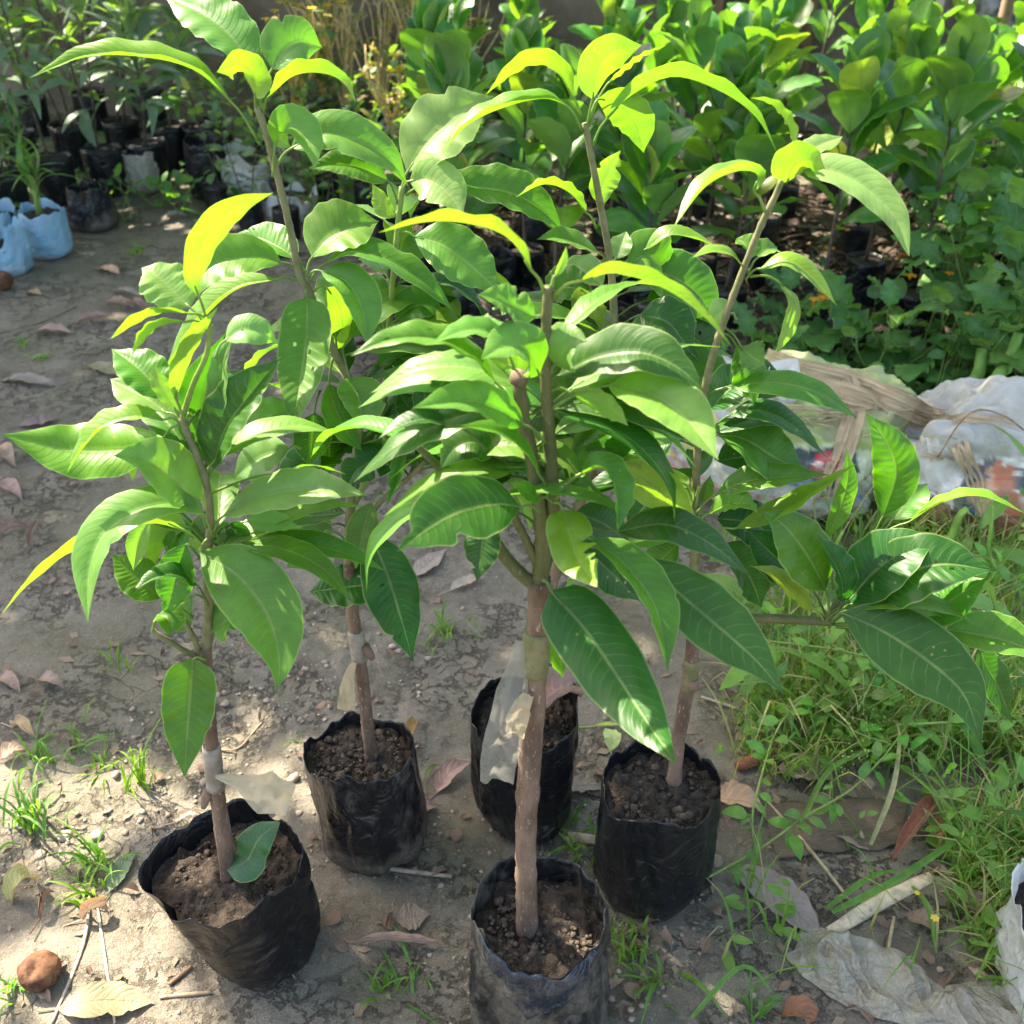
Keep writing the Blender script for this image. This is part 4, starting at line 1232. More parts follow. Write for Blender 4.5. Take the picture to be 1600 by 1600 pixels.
def ground_leaf(a, b, w, color, label, curl=25, arch=.012, seed=0, mat='dry', prof='mango', lift=.004, name='fallen_leaf', cat='leaf', group=None, tiltn=0.0, parent=None, base=None):
    """a, b: pixel ends of the leaf, w: width in metres"""
    rnd = random.Random(seed)
    if base is None:
        A, B = surf(*a), surf(*b)
    else:
        A, B = onZ(*a, base), onZ(*b, base)
    n = 26
    C = []
    for i in range(n):
        v = i / (n - 1)
        p = A.lerp(B, v)
        z = (float(gh(p.x, p.y)) if base is None else base) + lift + arch * math.sin(math.pi * v) + .25 * arch * math.sin(7 * v + seed)
        C.append(Vector((p.x + .004 * math.sin(5 * v + seed), p.y, z)))
    side = (B - A).cross(Vector((0, 0, 1))).normalized()
    N = [(Vector((0, 0, 1)) + side * tiltn).normalized()] * n
    mb = MB()
    blade(mb, C, N, w / 2 * 1.15, curl * .4, prof, 8, .09, seed, cup=-curl, bites=[(rnd.choice((-1, 1)), rnd.random(), .03, .22), (rnd.choice((-1, 1)), rnd.random(), .02, .3)])
    zmin = min(v[2] - (float(gh(v[0], v[1])) if base is None else base) for v in mb.V)
    if zmin < .0015: mb.V = [(v[0], v[1], v[2] - zmin + .0015) for v in mb.V]
    d = (A - B).normalized()
    mb.tube([C[0] + d * (.03 if cat == 'leaf' else .005) + Vector((0, 0, -.001)), C[0], C[4]], [.0012, .0012, .0006], 5)
    o = mb.build(name, M[mat], parent, color=(*color, 1))
    if parent is None: tag(o, label, cat, group)
    return o
BR = (.30, .22, .17); PK = (.34, .235, .195); TAN = (.50, .36, .24); GR = (.27, .235, .195); RU = (.40, .21, .12); DK = (.14, .10, .08)
GL = 'dry leaves scattered over the mud'
DRY = [
    ((2, 596), (100, 606), .050, GR, 'long flat grey brown dry leaf at the left edge below the path', 10, .010),
    ((55, 522), (118, 524), .055, PK, 'pinkish brown dry leaf lying left of the lower curled pair on the path', 20, .010),
    ((118, 508), (182, 498), .050, PK, 'wide curled brown leaf lying middle of the litter row on the path', 30, .014),
    ((165, 478), (212, 486), .050, BR, 'crumpled brown leaf just behind the wide curled one', 35, .018),
    ((175, 455), (222, 468), .040, GR, 'rear brown leaf of the litter group on the path', 25, .012),
    ((200, 478), (232, 492), .045, (.30, .18, .15), 'small reddish dry leaf at the right end of the litter row', 35, .016),
    ((155, 420), (188, 430), .050, (.62, .40, .26), 'bright orange tan leaf lit by a sun spot on the path', 10, .008),
    ((42, 458), (68, 464), .034, (.45, .32, .18), 'small yellow tan leaf near the fallen fruit by the blue bag', 10, .005),
    ((138, 572), (190, 590), .055, (.27, .24, .15), 'smooth olive brown leaf lying on the path beside the mango leaves', 8, .010),
    ((0, 700), (26, 735), .050, BR, 'brown leaf cut by the left edge above the pointed one', 25, .018),
    ((4, 752), (34, 785), .045, PK, 'pointed pinkish leaf piece near the left edge', 20, .010),
    ((2, 838), (46, 828), .034, BR, 'narrow curled brown leaf at the left edge below mango leaf tip', 45, .014),
    ((48, 856), (70, 828), .030, BR, 'small twisted brown leaf standing right of the narrow curled one', 50, .022),
    ((30, 668), (96, 655), .050, (.22, .17, .165), 'dark purple brown flat leaf left of the yellow edged mango leaf', 8, .006),
    ((20, 1140), (62, 1158), .035, (.55, .40, .26), 'tan curled leaf lying in sun at left behind the grass', 45, .020),
    ((0, 1190), (44, 1176), .040, TAN, 'pale tan leaf in the sun at the left edge among grass', 25, .012),
    ((60, 1065), (100, 1080), .035, BR, 'brown leaf in the sun patch below the left mango branch', 25, .014),
    ((0, 1060), (30, 1085), .035, BR, 'shaded brown leaf at the left edge above the sun patch', 25, .012),
    ((22, 1412), (58, 1378), .040, (.42, .40, .17), 'yellow green fallen leaf propped up near the left edge', 30, .024),
    ((95, 1578), (246, 1568), .050, (.30, .27, .15), 'long olive tan leaf lying at the bottom left edge', 8, .010),
    ((130, 1440), (178, 1425), .034, TAN, 'curled tan leaf beside the grass clump roots at lower left', 55, .022),
    ((62, 1440), (90, 1400), .026, (.26, .15, .09), 'small rolled brown leaf standing above the rotten fruit', 60, .024),
    ((270, 1290), (318, 1276), .020, (.55, .46, .32), 'pale strip of leaf leaning behind the left bag rim', 30, .012),
    ((682, 1240), (732, 1192), .036, PK, 'pink brown dry leaf between the second bag and the back bag', 18, .012),
    ((640, 1278), (680, 1262), .040, PK, 'pinkish leaf sticking out beside the base of the second bag', 15, .010),
    ((636, 1180), (656, 1130), .030, (.38, .26, .10), 'yellow brown rotten leaf peeking out behind the second bag', 40, .024),
    ((556, 1474), (718, 1484), .030, (.30, .20, .15), 'rolled brown leaf pointing at the front bag from the left', 75, .010),
    ((615, 1440), (676, 1432), .045, (.235, .20, .155), 'grey muddy leaf stuck flat in the mud above the rolled leaf', 4, .003),
    ((880, 1232), (945, 1236), .036, GR, 'grey dry leaf between the back bag and the right bag', 12, .008),
    ((1110, 1250), (1190, 1276), .060, (.46, .34, .22), 'broad tan dead leaf beside the right bag', 25, .016),
    ((1218, 1200), (1300, 1220), .060, (.36, .31, .25), 'pale grey leaf lying under the fine seeding grass', 8, .010),
    ((1155, 1352), (1290, 1478), .062, (.29, .245, .21), 'large decayed grey leaf pressed into the mud at lower right', 6, .005),
    ((1290, 1300), (1362, 1332), .036, (.34, .26, .21), 'brown leaf piece lying on the fibrous husk', 15, .008),
    ((1455, 1262), (1392, 1358), .055, RU, 'large folded red brown leaf standing among the grass at right', 50, .034),
    ((1460, 1268), (1462, 1350), .034, RU, 'rust brown half leaf leaning against the large folded one', 40, .030),
    ((1420, 1428), (1462, 1462), .045, BR, 'crumbled brown leaf in the weeds above the grey plastic sheet', 20, .010),
    ((1492, 1415), (1545, 1455), .048, BR, 'curled brown leaf left of the white sack at the right edge', 35, .018),
    ((1160, 1178), (1205, 1190), .030, (.30, .2, .16), 'small brown leaf behind the rim of the right bag', 20, .010),
    ((1225, 1588), (1270, 1606), .040, (.26, .14, .07), 'brown leaf cut by the bottom edge', 30, .016),
    ((640, 905), (700, 860), .045, (.33, .28, .23), 'pale dry leaf in the open mud behind the front sapling', 8, .008),
    ((700, 925), (760, 905), .030, (.40, .34, .26), 'thin pale leaf beside the grass tuft behind the front sapling', 15, .010),
    ((1010, 690), (1060, 700), .040, PK, 'dry leaf on the mud between the two right mango stems', 12, .010),
    ((640, 580), (720, 590), .090, (.42, .30, .20), 'broad tan dead leaf on the ground behind the mango crowns', 12, .012),
    ((420, 405), (470, 395), .060, (.34, .17, .13), 'reddish brown leaf behind the tall left stem', 14, .010),
    ((255, 345), (300, 338), .050, GR, 'brown leaf on the path below the white sack', 15, .012),
]
for i, d in enumerate(DRY):
    ground_leaf(d[0], d[1], d[2], d[3], d[4], d[5], d[6], seed=200 + i, group=GL)
ground_leaf((956, 1175), (948, 1140), .030, (.42, .52, .20), 'pale yellow green leaf tucked behind the right bag', 8, .010, seed=301, mat='dry')
ground_leaf((925, 1138), (975, 1136), .012, (.40, .58, .14), 'short bright green leaf strip behind the right bag', 30, .004, seed=302, mat='dry')
ground_leaf((660, 1220), (690, 1198), .012, (.28, .36, .12), 'small green leaf piece on the mud right of the second bag', 40, .006, seed=303, mat='dry')
# dull green leaf lying on sand, left of the first bag
ground_leaf((170, 1395), (212, 1330), .030, (.16, .21, .13), 'dull green fallen leaf in front of the left bag', 6, .006, seed=304, mat='dry')
# dried leaf inside the back bag; green leaf standing in the left bag
x, y, zb = geo['C']
o = ground_leaf((838, 1118), (905, 1092), .085, PK, 'dried pinkish brown leaf curled inside the back bag', 35, .022, seed=305, base=zb + .232)
x, y, zb = geo['A']
mb = MB()
Pl = [onY(354, 1358, yA - .01), onY(385, 1345, yA - .01), onY(405, 1310, yA + .0), onY(438, 1284, yA + .015)]
C = smooth_path(Pl, 18)
blade(mb, C, [((CAMP - p).normalized() * .8 + Vector((0, 0, .5))).normalized() for p in C], .029, 10, 'ovate', 8, .15, 77, cup=15, bites=[(1, .5, .06, .3)])
o = mb.build('fallen_leaf', M['mango'], None, color=(.05, .13, .06, .8))
tag(o, 'grey green fallen leaf propped up in the soil of the left flared bag', 'leaf')

# sticks, twigs and strips
def stick(pts, r, color, label, name='stick', cat='stick', lift=None, flat=1.0, n=7, mat='twig', jit=.08):
    P = [surf(*p[:2], (p[2] if len(p) > 2 else 0) + (r * flat if lift is None else lift)) for p in pts]
    C = smooth_path(P, max(10, len(P) * 4))
    m = len(C)
    mb = MB(); mb.tube(C, [r * (.75 + .25 * math.sin(math.pi * i / (m - 1))) for i in range(m)], n, jit=jit, flat=flat)
    o = mb.build(name, M[mat], None, color=(*color, 1))
    tag(o, label, cat)
    return o
stick([(566, 1354), (640, 1364), (706, 1372)], .0042, (.36, .29, .23), 'straight grey brown stick on the mud between the left bags')
stick([(336, 1176), (372, 1170), (400, 1140), (420, 1115)], .0022, (.34, .26, .17), 'thin curved twig lying between the left and second bags', 'twig', 'twig')
stick([(82, 1600), (130, 1480), (142, 1395)], .0028, (.42, .36, .28), 'thin straw stalk leaning over the grass at lower left', 'straw_stalk', 'stalk')
stick([(180, 1600), (165, 1500), (150, 1400)], .0022, (.50, .43, .33), 'pale straw stalk right of the leaning one at lower left', 'straw_stalk', 'stalk')
stick([(265, 1540), (300, 1512)], .0035, (.22, .14, .09), 'short brown twig at the foot of the left bag', 'twig', 'twig')
stick([(250, 1560), (330, 1552)], .003, (.36, .26, .17), 'brown twig lying at the base of the left bag front', 'twig', 'twig')
stick([(0, 520), (60, 505), (120, 480)], .0025, (.16, .13, .11), 'dark thin line of twig across the path', 'twig', 'twig')
stick([(1296, 1460), (1370, 1415), (1455, 1372)], .013, (.62, .53, .40), 'flat splinter of pale wood lying in the weeds at lower right', 'wood_splinter', 'wood', flat=.3)
stick([(880, 1310), (940, 1318)], .010, (.42, .33, .23), 'short tan wood chip between the back and right bags', 'wood_chip', 'wood', flat=.5)
stick([(955, 1402), (985, 1395)], .006, (.40, .28, .18), 'little tan twig beside the base of the right bag', 'twig', 'twig')
stick([(1095, 1090), (1160, 1112)], .003, (.50, .42, .33), 'pale straw on the mud right of the grafted trunk', 'straw_stalk', 'stalk')
stick([(1150, 1205), (1205, 1185), (1255, 1165)], .014, (.24, .085, .06), 'dark red knobbly seed stalk in the grass at right', 'seed_stalk', 'stalk', flat=.8, jit=.18)
stick([(960, 690), (1010, 705), (1080, 712)], .003, (.36, .28, .22), 'thin root on the mud behind the front sapling', 'root', 'root')
for k, (a, b, c, lab) in enumerate([((1190, 1250), (1260, 1330), (1330, 1420), 'thin bent stalk crossing the husk at lower right'), ((1470, 1270), (1520, 1360), (1560, 1430), 'straw coloured stalk right of the folded rust leaf'), ((1520, 1190), (1570, 1240), (1600, 1300), 'brown stalk crossing the dark grass at the right edge'), ((1395, 1440), (1388, 1475), (1385, 1500), 'short yellow stalk in the weeds above the grey sheet')]):
    stick([a, b, c], .003, (.40, .33, .2), lab, 'dry_stalk', 'stalk', lift=.012)

# rotten fruits
def fruit(px, py, r, label, seed):
    p = surf(px, py)
    V, F = [], []
    nu, nv = 28, 18
    for j in range(nv + 1):
        ph = math.pi * j / nv
        for i in range(nu):
            th = 2 * math.pi * i / nu
            d = Vector((math.sin(ph) * math.cos(th), math.sin(ph) * math.sin(th), math.cos(ph)))
            rr = r * (1 + .07 * float(fbm(d.x * 2 + seed, d.y * 2, d.z * 2, 3, seed)))
            hol = math.exp(-((d - Vector((-.1, -.45, .88)).normalized()).length / .38) ** 2)
            rr *= 1 - .38 * hol
            V.append((p.x + d.x * rr, p.y + d.y * rr, p.z + r * .8 + d.z * rr * .85))
    for j in range(nv):
        for i in range(nu):
            i2 = (i + 1) % nu
            F.append((j * nu + i, (j + 1) * nu + i, (j + 1) * nu + i2, j * nu + i2))
    o = link('rotten_fruit', mesh('rotten_fruit', V, F), None, M['fruit'])
    tag(o, label, 'fruit', 'rotten fruits on the mud')
fruit(68, 1532, .030, 'brown rotten fruit with a sunken top among the sunny grass', 4)
fruit(6, 452, .042, 'yellowish fallen fruit beside the blue bags at the left edge', 9)

# fibrous palm husk lying flat
def husk(corners, label, seed):
    A, B, Cc, D = [surf(*c) for c in corners]
    V, F, U = [], [], []
    n, m = 40, 22
    for i in range(n + 1):
        for j in range(m + 1):
            u, v = i / n, j / m
            e = .06 * float(vnoise(u * 6, v * 3, 0, seed))
            p = A.lerp(B, u).lerp(D.lerp(Cc, u), min(1, max(0, v + e * (1 if 0 < j < m else 2))))
            z = float(gh(p.x, p.y)) + .006 + .016 * math.sin(math.pi * v) * math.sin(math.pi * min(1, u * 1.1)) + .0025 * float(vnoise(u * 5, v * 60, 0, seed))
            V.append((p.x, p.y, z)); U.append((u, v))
    for i in range(n):
        for j in range(m):
            a = i * (m + 1) + j
            F.append((a, a + 1, a + m + 2, a + m + 1))
    o = link('palm_husk', mesh('palm_husk', V, F, U), None, M['husk'])
    tag(o, label, 'husk')
husk([(1190, 1262), (1420, 1248), (1400, 1330), (1215, 1345)], 'flat piece of brown fibrous husk lying in the weeds right of the bags', 3)

# crumpled sheet of grey plastic
def crumpled_sheet(cx, cy, lx, ly, rot, mat, label, name, cat, seed, amp=.018, nn=110, outline=None):
    V, F, idx = [], [], {}
    nn = 190; n, m = nn, int(nn * ly / lx)
    ca, sa = math.cos(rot), math.sin(rot)
    for i in range(n + 1):
        for j in range(m + 1):
            u, v = 2 * i / n - 1, 2 * j / m - 1
            # squash the square to a ragged oval
            a = math.atan2(v, u)
            rr = max(abs(u), abs(v))
            R0 = 1 + .16 * float(fbm(math.cos(a) * 1.5 + seed, math.sin(a) * 1.5, 0, 3, seed))
            uu, vv = math.cos(a) * rr * R0, math.sin(a) * rr * R0
            x0, y0 = uu * lx / 2, vv * ly / 2
            x, y = cx + x0 * ca - y0 * sa, cy + x0 * sa + y0 * ca
            w1 = abs(float(fbm(x0 * 9 + seed, y0 * 9, 0, 3, seed)))
            w2 = abs(float(fbm(x0 * 28 + y0 * 18 + seed, y0 * 12, 2, 3, seed + 1)))
            w3 = float(fbm(x0 * 3.3, y0 * 3.3, 0, 2, seed + 2))
            z = float(gh(x, y)) + .006 + amp * (1.1 * max(0, 1 - w1 * 1.8) ** 1.4 + .5 * max(0, 1 - w2 * 2.0) ** 1.5 + .5 * w3) * (1 - rr ** 5) + amp * .9 * (1 - rr * rr)
            V.append((x, y, max(z, float(gh(x, y)) + .004)))
    for i in range(n):
        for j in range(m):
            a = i * (m + 1) + j
            F.append((a, a + m + 1, a + m + 2, a + 1))
    o = link(name, mesh(name, V, F), None, mat)
    tag(o, label, cat)
    return o
p = surf(1352, 1532); q = surf(1545, 1592)
crumpled_sheet(p.x, p.y + .005, .235, .125, R(-24), M['sheet'], 'crumpled grey plastic sheet lying on the ground at the bottom right', 'plastic_sheet', 'plastic', 5, .026)
crumpled_sheet(q.x + .02, q.y - .01, .27, .12, R(-8), M['sheet'], 'paler plastic sheet piece at the bottom right corner beside the crumpled one', 'plastic_sheet', 'plastic', 8, .022)

# ================================================================== GRASS TUFTS
def tuft(px, py, n, L, label, seed, spread=.9, color=(.10, .22, .035), w=.0042, upright=.6, stalks=0, base_r=.015, group='grass tufts growing on the mud', name='grass_tuft'):
    rnd = random.Random(seed)
    b = surf(px, py)
    mb = MB()
    for k in range(n):
        a = rnd.uniform(0, 6.28)
        ll = L * rnd.uniform(.45, 1.1)
        out = rnd.uniform(.15, 1) * spread
        p0 = b + Vector((rnd.gauss(0, base_r), rnd.gauss(0, base_r), -.003))
        d = Vector((math.cos(a), math.sin(a), 0))
        P = [p0, p0 + d * ll * .3 * out + Vector((0, 0, ll * .5 * upright)), p0 + d * ll * .65 * out + Vector((0, 0, ll * .68 * upright)), p0 + d * ll * out + Vector((0, 0, ll * (.68 - .55 * out * rnd.random()) * upright))]
        P[3].z = max(P[3].z, float(gh(P[3].x, P[3].y)) + .004)
        C = smooth_path(P, 9)
        sd = d.cross(Vector((0, 0, 1)))
        Nn = [(Vector((0, 0, 1)) * .6 - d * .6 + sd * rnd.uniform(-.6, .6)).normalized()] * 9
        blade(mb, C, Nn, w * rnd.uniform(.5, 1.1) / 1.0, 22, 'strap', 2, .0, k)
    for k in range(stalks):
        a = rnd.uniform(0, 6.28); d = Vector((math.cos(a), math.sin(a), 0))
        P = smooth_path([b, b + d * L * .15 + Vector((0, 0, L * .6)), b + d * L * .45 + Vector((0, 0, L * 1.0))], 7)
        mb.tube(P, [.0013, .0012, .0011, .001, .0008, .0006, .0004], 4)
    o = mb.build(name, M['grass'], None, color=(*color, 1))
    tag(o, label, 'grass', group)
    return o
TU = [
    (222, 1228, 16, .13, 'tall grass tuft standing left of the front left bag in the sun', .6, .75, 3),
    (150, 1345, 26, .13, 'spreading grass tuft above the rotten fruit at lower left', .9, .6, 2),
    (142, 1400, 16, .10, 'grass tuft below the spreading one at lower left', .9, .5, 1),
    (45, 1290, 30, .14, 'grass tuft at the left edge above the yellow green leaf', .9, .65, 2),
    (60, 1190, 22, .12, 'grass tuft behind the tan leaf at the left edge', .9, .55, 1),
    (120, 1160, 16, .08, 'low yellowish grass patch left of the tall tuft', 1.0, .4, 0),
    (160, 1195, 18, .08, 'low grass patch at the foot of the tall tuft', 1.0, .4, 0),
    (185, 1045, 8, .10, 'thin arching grass under the left mango leaves', .8, .8, 1),
    (20, 1545, 16, .08, 'grass tuft at the left edge beside the rotten fruit', .9, .6, 0),
    (692, 985, 16, .085, 'grass tuft on the mud behind the front sapling', .8, .7, 0),
    (668, 1010, 10, .06, 'small grass sprig in front of the tuft behind the front sapling', .9, .5, 0),
    (740, 985, 6, .04, 'tiny grass sprig left of the front trunk', .8, .6, 0),
    (600, 1545, 13, .085, 'grass tuft left of the front bag', .85, .6, 1),
    (640, 1535, 10, .075, 'low grass sprig touching the front bag', 1.1, .35, 0),
    (878, 1290, 12, .075, 'grass sprig between back bag and right bag', .9, .6, 0),
    (900, 1325, 18, .09, 'grass tuft in front of the tan wood chip', 1.0, .45, 0),
    (985, 1480, 24, .10, 'grass tuft right of the front bag', 1.0, .55, 0),
    (1030, 1535, 20, .12, 'leafy grass tuft with long blades at the bottom centre', 1.0, .45, 0),
    (1180, 1590, 14, .09, 'grass tuft at the bottom edge left of the grey sheet', .9, .5, 0),
    (35, 540, 8, .07, 'small sprig on the path at left', 1.0, .4, 0),
    (60, 560, 8, .07, 'pale sprig on the path above the long grey leaf', 1.0, .4, 0),
    (470, 1160, 6, .03, 'tiny weeds left of the second bag', 1.0, .4, 0),
    (215, 395, 10, .10, 'small weeds beside the path in front of black bags', 1.0, .5, 0),
]
for i, t in enumerate(TU):
    tuft(t[0], t[1], t[2], t[3], t[4], 400 + i, spread=t[5], upright=t[6], stalks=t[7], color=random.choice([(.10, .24, .035), (.13, .26, .03), (.085, .20, .04)]), w=.0034 if t[1] > 700 else .006)

# ================================================================== WRAPPED BUNDLES
from mathutils.bvhtree import BVHTree
def bundle(name, label, cx, cy, rx, ry, h, rot, colfn, seed):
    V, F, Cc = [], [], []
    nu, nv = 200, 90
    ca, sa = math.cos(rot), math.sin(rot)
    zb = float(gh(cx, cy)) - .01
    for j in range(nv + 1):
        ph = math.pi * j / nv
        for i in range(nu):
            th = 2 * math.pi * i / nu
            d = Vector((math.sin(ph) * math.cos(th), math.sin(ph) * math.sin(th), math.cos(ph)))
            e = Vector([math.copysign(abs(c) ** .8, c) for c in d])
            lump = 1 + .16 * float(fbm(d.x * 1.6 + seed, d.y * 1.6, d.z * 1.6, 3, seed)) 
            cr = abs(float(fbm(d.x * 5 + seed, d.y * 5, d.z * 3, 3, seed + 5)))
            lump += .05 * (1 - cr * 1.6)
            x0, y0 = e.x * rx * lump, e.y * ry * lump
            z0 = (e.z * .5 + .5) * h * (lump if d.z > 0 else 1)
            V.append((cx + x0 * ca - y0 * sa, cy + x0 * sa + y0 * ca, zb + z0))
            Cc.append(colfn(x0 / rx, z0 / h, d, float(fbm(d.x * 3, d.y * 3, d.z * 3, 3, seed + 8))))
    for j in range(nv):
        for i in range(nu):
            i2 = (i + 1) % nu
            F.append((j * nu + i, (j + 1) * nu + i, (j + 1) * nu + i2, j * nu + i2))
    me = mesh(name, V, F)
    at = me.color_attributes.new('print', 'FLOAT_COLOR', 'POINT')
    at.data.foreach_set('color', np.array([(*c, 1) for c in Cc], dtype=np.float32).ravel())
    o = link(name, me, None, M['paper'])
    tag(o, label, 'bundle', 'wrapped bundles tied with dry fibre straps')
    return o, BVHTree.FromPolygons([Vector(v) for v in V], F)
WH = (.38, .38, .34); TE = (.03, .07, .09); ORG = (.48, .15, .08); GN = (.34, .40, .14); YE = (.62, .60, .20); SK = (.50, .30, .20)
def print_left(a, b, d, n):
    a += n * .05; b += n * .04
    if b > .70:
        if a < -.45: return WH if (a + b * .4) % .22 < .15 else YE
        return GN if n > -.35 else (.30, .33, .16)
    if b > .40:
        if a < -.55: return YE if (a * 3 + b * 2) % .7 < .3 else WH
        if -.55 <= a < .02: return (.60, .62, .50) if n > -.2 else WH
        if .05 < a < .62 and b < .66:
            q = math.hypot((a - .36) / .13, (b - .57) / .085)
            if q < 1: return (.50, .05, .07) if (abs(b - .57) > .02 or (a * 40) % 2 < .8) else (.70, .55, .5)
            return TE if b > .47 or a > .3 else (.10, .18, .30)
        return (.58, .62, .42)
    if b > .12:
        if a < -.5: return (.66, .18, .16) if (a * 5 + b * 9) % 1 < .28 else WH
        if .18 < b < .25 and -.1 < a < .25: return (.07, .10, .16)
        if .29 < b < .325 and (a * 9) % 1 < .5:
            k = int(a * 9) % 4
            return ((.50, .10, .10), (.70, .50, .06), (.12, .25, .45), (.55, .12, .14))[k]
        return WH
    return (.35, .28, .2)
def print_right(a, b, d, n):
    a += n * .05; b += n * .05
    if b > .84 + .12 * n: return WH
    if b > .76 and a < .5: return (.55, .56, .56) if (b * 60) % 2 < 1 else (.70, .70, .69)
    if b > .44:
        t = (a + 1.2) * 2.2 + b * 1.4
        k = t % 1.6
        if a < -.45: return (.66, .66, .64)
        if k < .42: return ORG
        if k < .50: return (.70, .70, .68)
        if k < 1.15: return TE if n > -.3 else (.16, .24, .28)
        return SK if n > 0 else (.12, .12, .13)
    if b > .12: return (.16, .07, .05) if n > -.15 else (.34, .14, .09)
    return (.20, .10, .06)
b1, bv1 = bundle('paper_bundle', 'rubbish bundle wrapped in green, white and printed paper tied with straw straps', .665, 2.22, .28, .16, .36, R(-14), print_left, 2)
b2, bv2 = bundle('paper_bundle', 'white, teal and orange printed bundle tied with straw at the right edge', 1.15, 2.10, .25, .15, .32, R(-8), print_right, 6)
# pale pointed flap rising from the left bundle
mb = MB()
P = smooth_path([onY(1190, 650, 2.12), onY(1212, 605, 2.12), onY(1246, 560, 2.14)], 12)
blade(mb, P, [(CAMP - q).normalized() for q in P], .055, 25, 'dead', 8, .2, 3, cup=20)
fl = mb.build('wrapper_flap', M['bag_white'], b1)
fl['label'] = 'pale pointed flap of wrapper sticking up'
def on_bundle(px, py, off=.008, Y=2.05):
    d = ray(px, py).normalized()
    best = None
    for bv in (bv1, bv2):
        h = bv.ray_cast(CAMP, d)
        if h[0] is not None and (best is None or h[3] < best[1]): best = (h[0], h[3])
    p = best[0] if best else onY(px, py, Y)
    return p - d * off
def strap(pts, w, label_parent, seed, strands=5, Y=2.05):
    rnd = random.Random(seed)
    P = smooth_path([on_bundle(*p, Y=Y) for p in pts], 26)
    mb = MB()
    for s in range(strands):
        off = (s - (strands - 1) / 2) * w / strands
        C = []
        for i, p in enumerate(P):
            T = (P[min(i + 1, 25)] - P[max(i - 1, 0)]).normalized()
            Vw = (CAMP - p).normalized()
            S = T.cross(Vw).normalized()
            C.append(p + S * (off + .004 * float(vnoise(i * .3, s, 0, seed))) + Vw * (.002 + .004 * abs(float(vnoise(i * .25, s * 3, 1, seed)))))
        N = [(CAMP - p).normalized() + Vector((rnd.uniform(-.5, .5), 0, rnd.uniform(-.4, .4))) for p in C]
        blade(mb, C, [q.normalized() for q in N], w / strands * rnd.uniform(.55, .8), 18, 'strap', 4, .1, seed + s, foldv=None)
    return mb.build('fibre_strap', M['fibre'], label_parent)
strap([(1195, 560), (1255, 580), (1330, 600), (1400, 630), (1460, 655), (1550, 660)], .050, b1, 1, 6)
strap([(1210, 575), (1280, 602), (1360, 625), (1440, 662), (1500, 668)], .040, b1, 2, 5)
strap([(1320, 592), (1335, 640), (1318, 700), (1298, 750), (1290, 790)], .046, b1, 3, 4)
strap([(1330, 595), (1400, 618), (1450, 642), (1490, 660)], .030, b1, 6, 4)
strap([(1478, 650), (1500, 700), (1520, 745), (1535, 790)], .036, b2, 4, 4)
strap([(1440, 660), (1500, 655), (1560, 655), (1600, 665)], .020, b2, 5, 3)
for k, (pp, lab) in enumerate([(((1465, 715), (1500, 660), (1530, 640), (1570, 650), (1600, 672)), 'thin bent twig arching over the teal and orange bundle')]):
    C = smooth_path([onY(p[0], p[1], 1.86) for p in pp], 16)
    mb = MB(); mb.tube(C, .002, 5, jit=.1)
    tag(mb.build('twig', M['twig'], None, color=(.25, .19, .12, 1)), lab, 'twig')
# dry litter packed behind the straps
mb = MB()
rnd = random.Random(5)
for k in range(45):
    px, py = rnd.uniform(1190, 1480), 0
    py = 585 + (px - 1190) * .28 + rnd.uniform(-12, 60)
    p = on_bundle(px, py, .004, 2.15)
    a = rnd.uniform(-.9, .6)
    L = rnd.uniform(.03, .11)
    d = Vector((math.cos(a), rnd.uniform(-.3, .3), math.sin(a) * .6))
    C = smooth_path([p - d * L / 2, p + Vector((0, -.006, .008)), p + d * L / 2], 6)
    mb.tube(C, rnd.uniform(.001, .0035), 4, jit=.1)
o = mb.build('dry_straw_litter', M['fibre'])
o['kind'] = 'stuff'

# ================================================================== THE NURSERY BEHIND
def proto_leaf(prof, L, W, pet, arch, seed, fold=16, n=12, nu=6, wave=.08, cup=12):
    """leaf along +X from the origin, upper side to +Z"""
    rnd = random.Random(seed)
    C = [Vector((pet + L * v, L * .05 * math.sin(3 * v + seed), arch * L * (math.sin(v * 2.2) * .5 - v * v * .7))) for v in np.linspace(0, 1, n)]
    mb = MB()
    blade(mb, C, [Vector((0, 0, 1))] * n, W / 2, fold, prof, nu, wave, seed, cup=cup)
    U0 = len(mb.V)
    if pet > 0: mb.tube([Vector((0, 0, -.002)), Vector((pet * .5, 0, .001)), C[0], C[3]], [.0018, .0014, .0014, .0008], 5)
    for k in range(U0, len(mb.V)): mb.U[k] = (.5, .3)
    return mesh('leaf', mb.V, mb.F, mb.U)

def place_part(name, me, parent, mat, loc, rotm, sc=1.0, color=None):
    o = bpy.data.objects.new(name, me)
    COL.objects.link(o)
    if len(me.materials) == 0: me.materials.append(mat)
    o.parent = parent
    o.matrix_basis = Matrix.Translation(loc) @ rotm.to_4x4() @ Matrix.Scale(sc, 4)
    if color: o.color = color
    return o

def leaf_rot(az, pitch, roll):
    return (Matrix.Rotation(az, 3, 'Z') @ Matrix.Rotation(-pitch, 3, 'Y') @ Matrix.Rotation(roll, 3, 'X'))

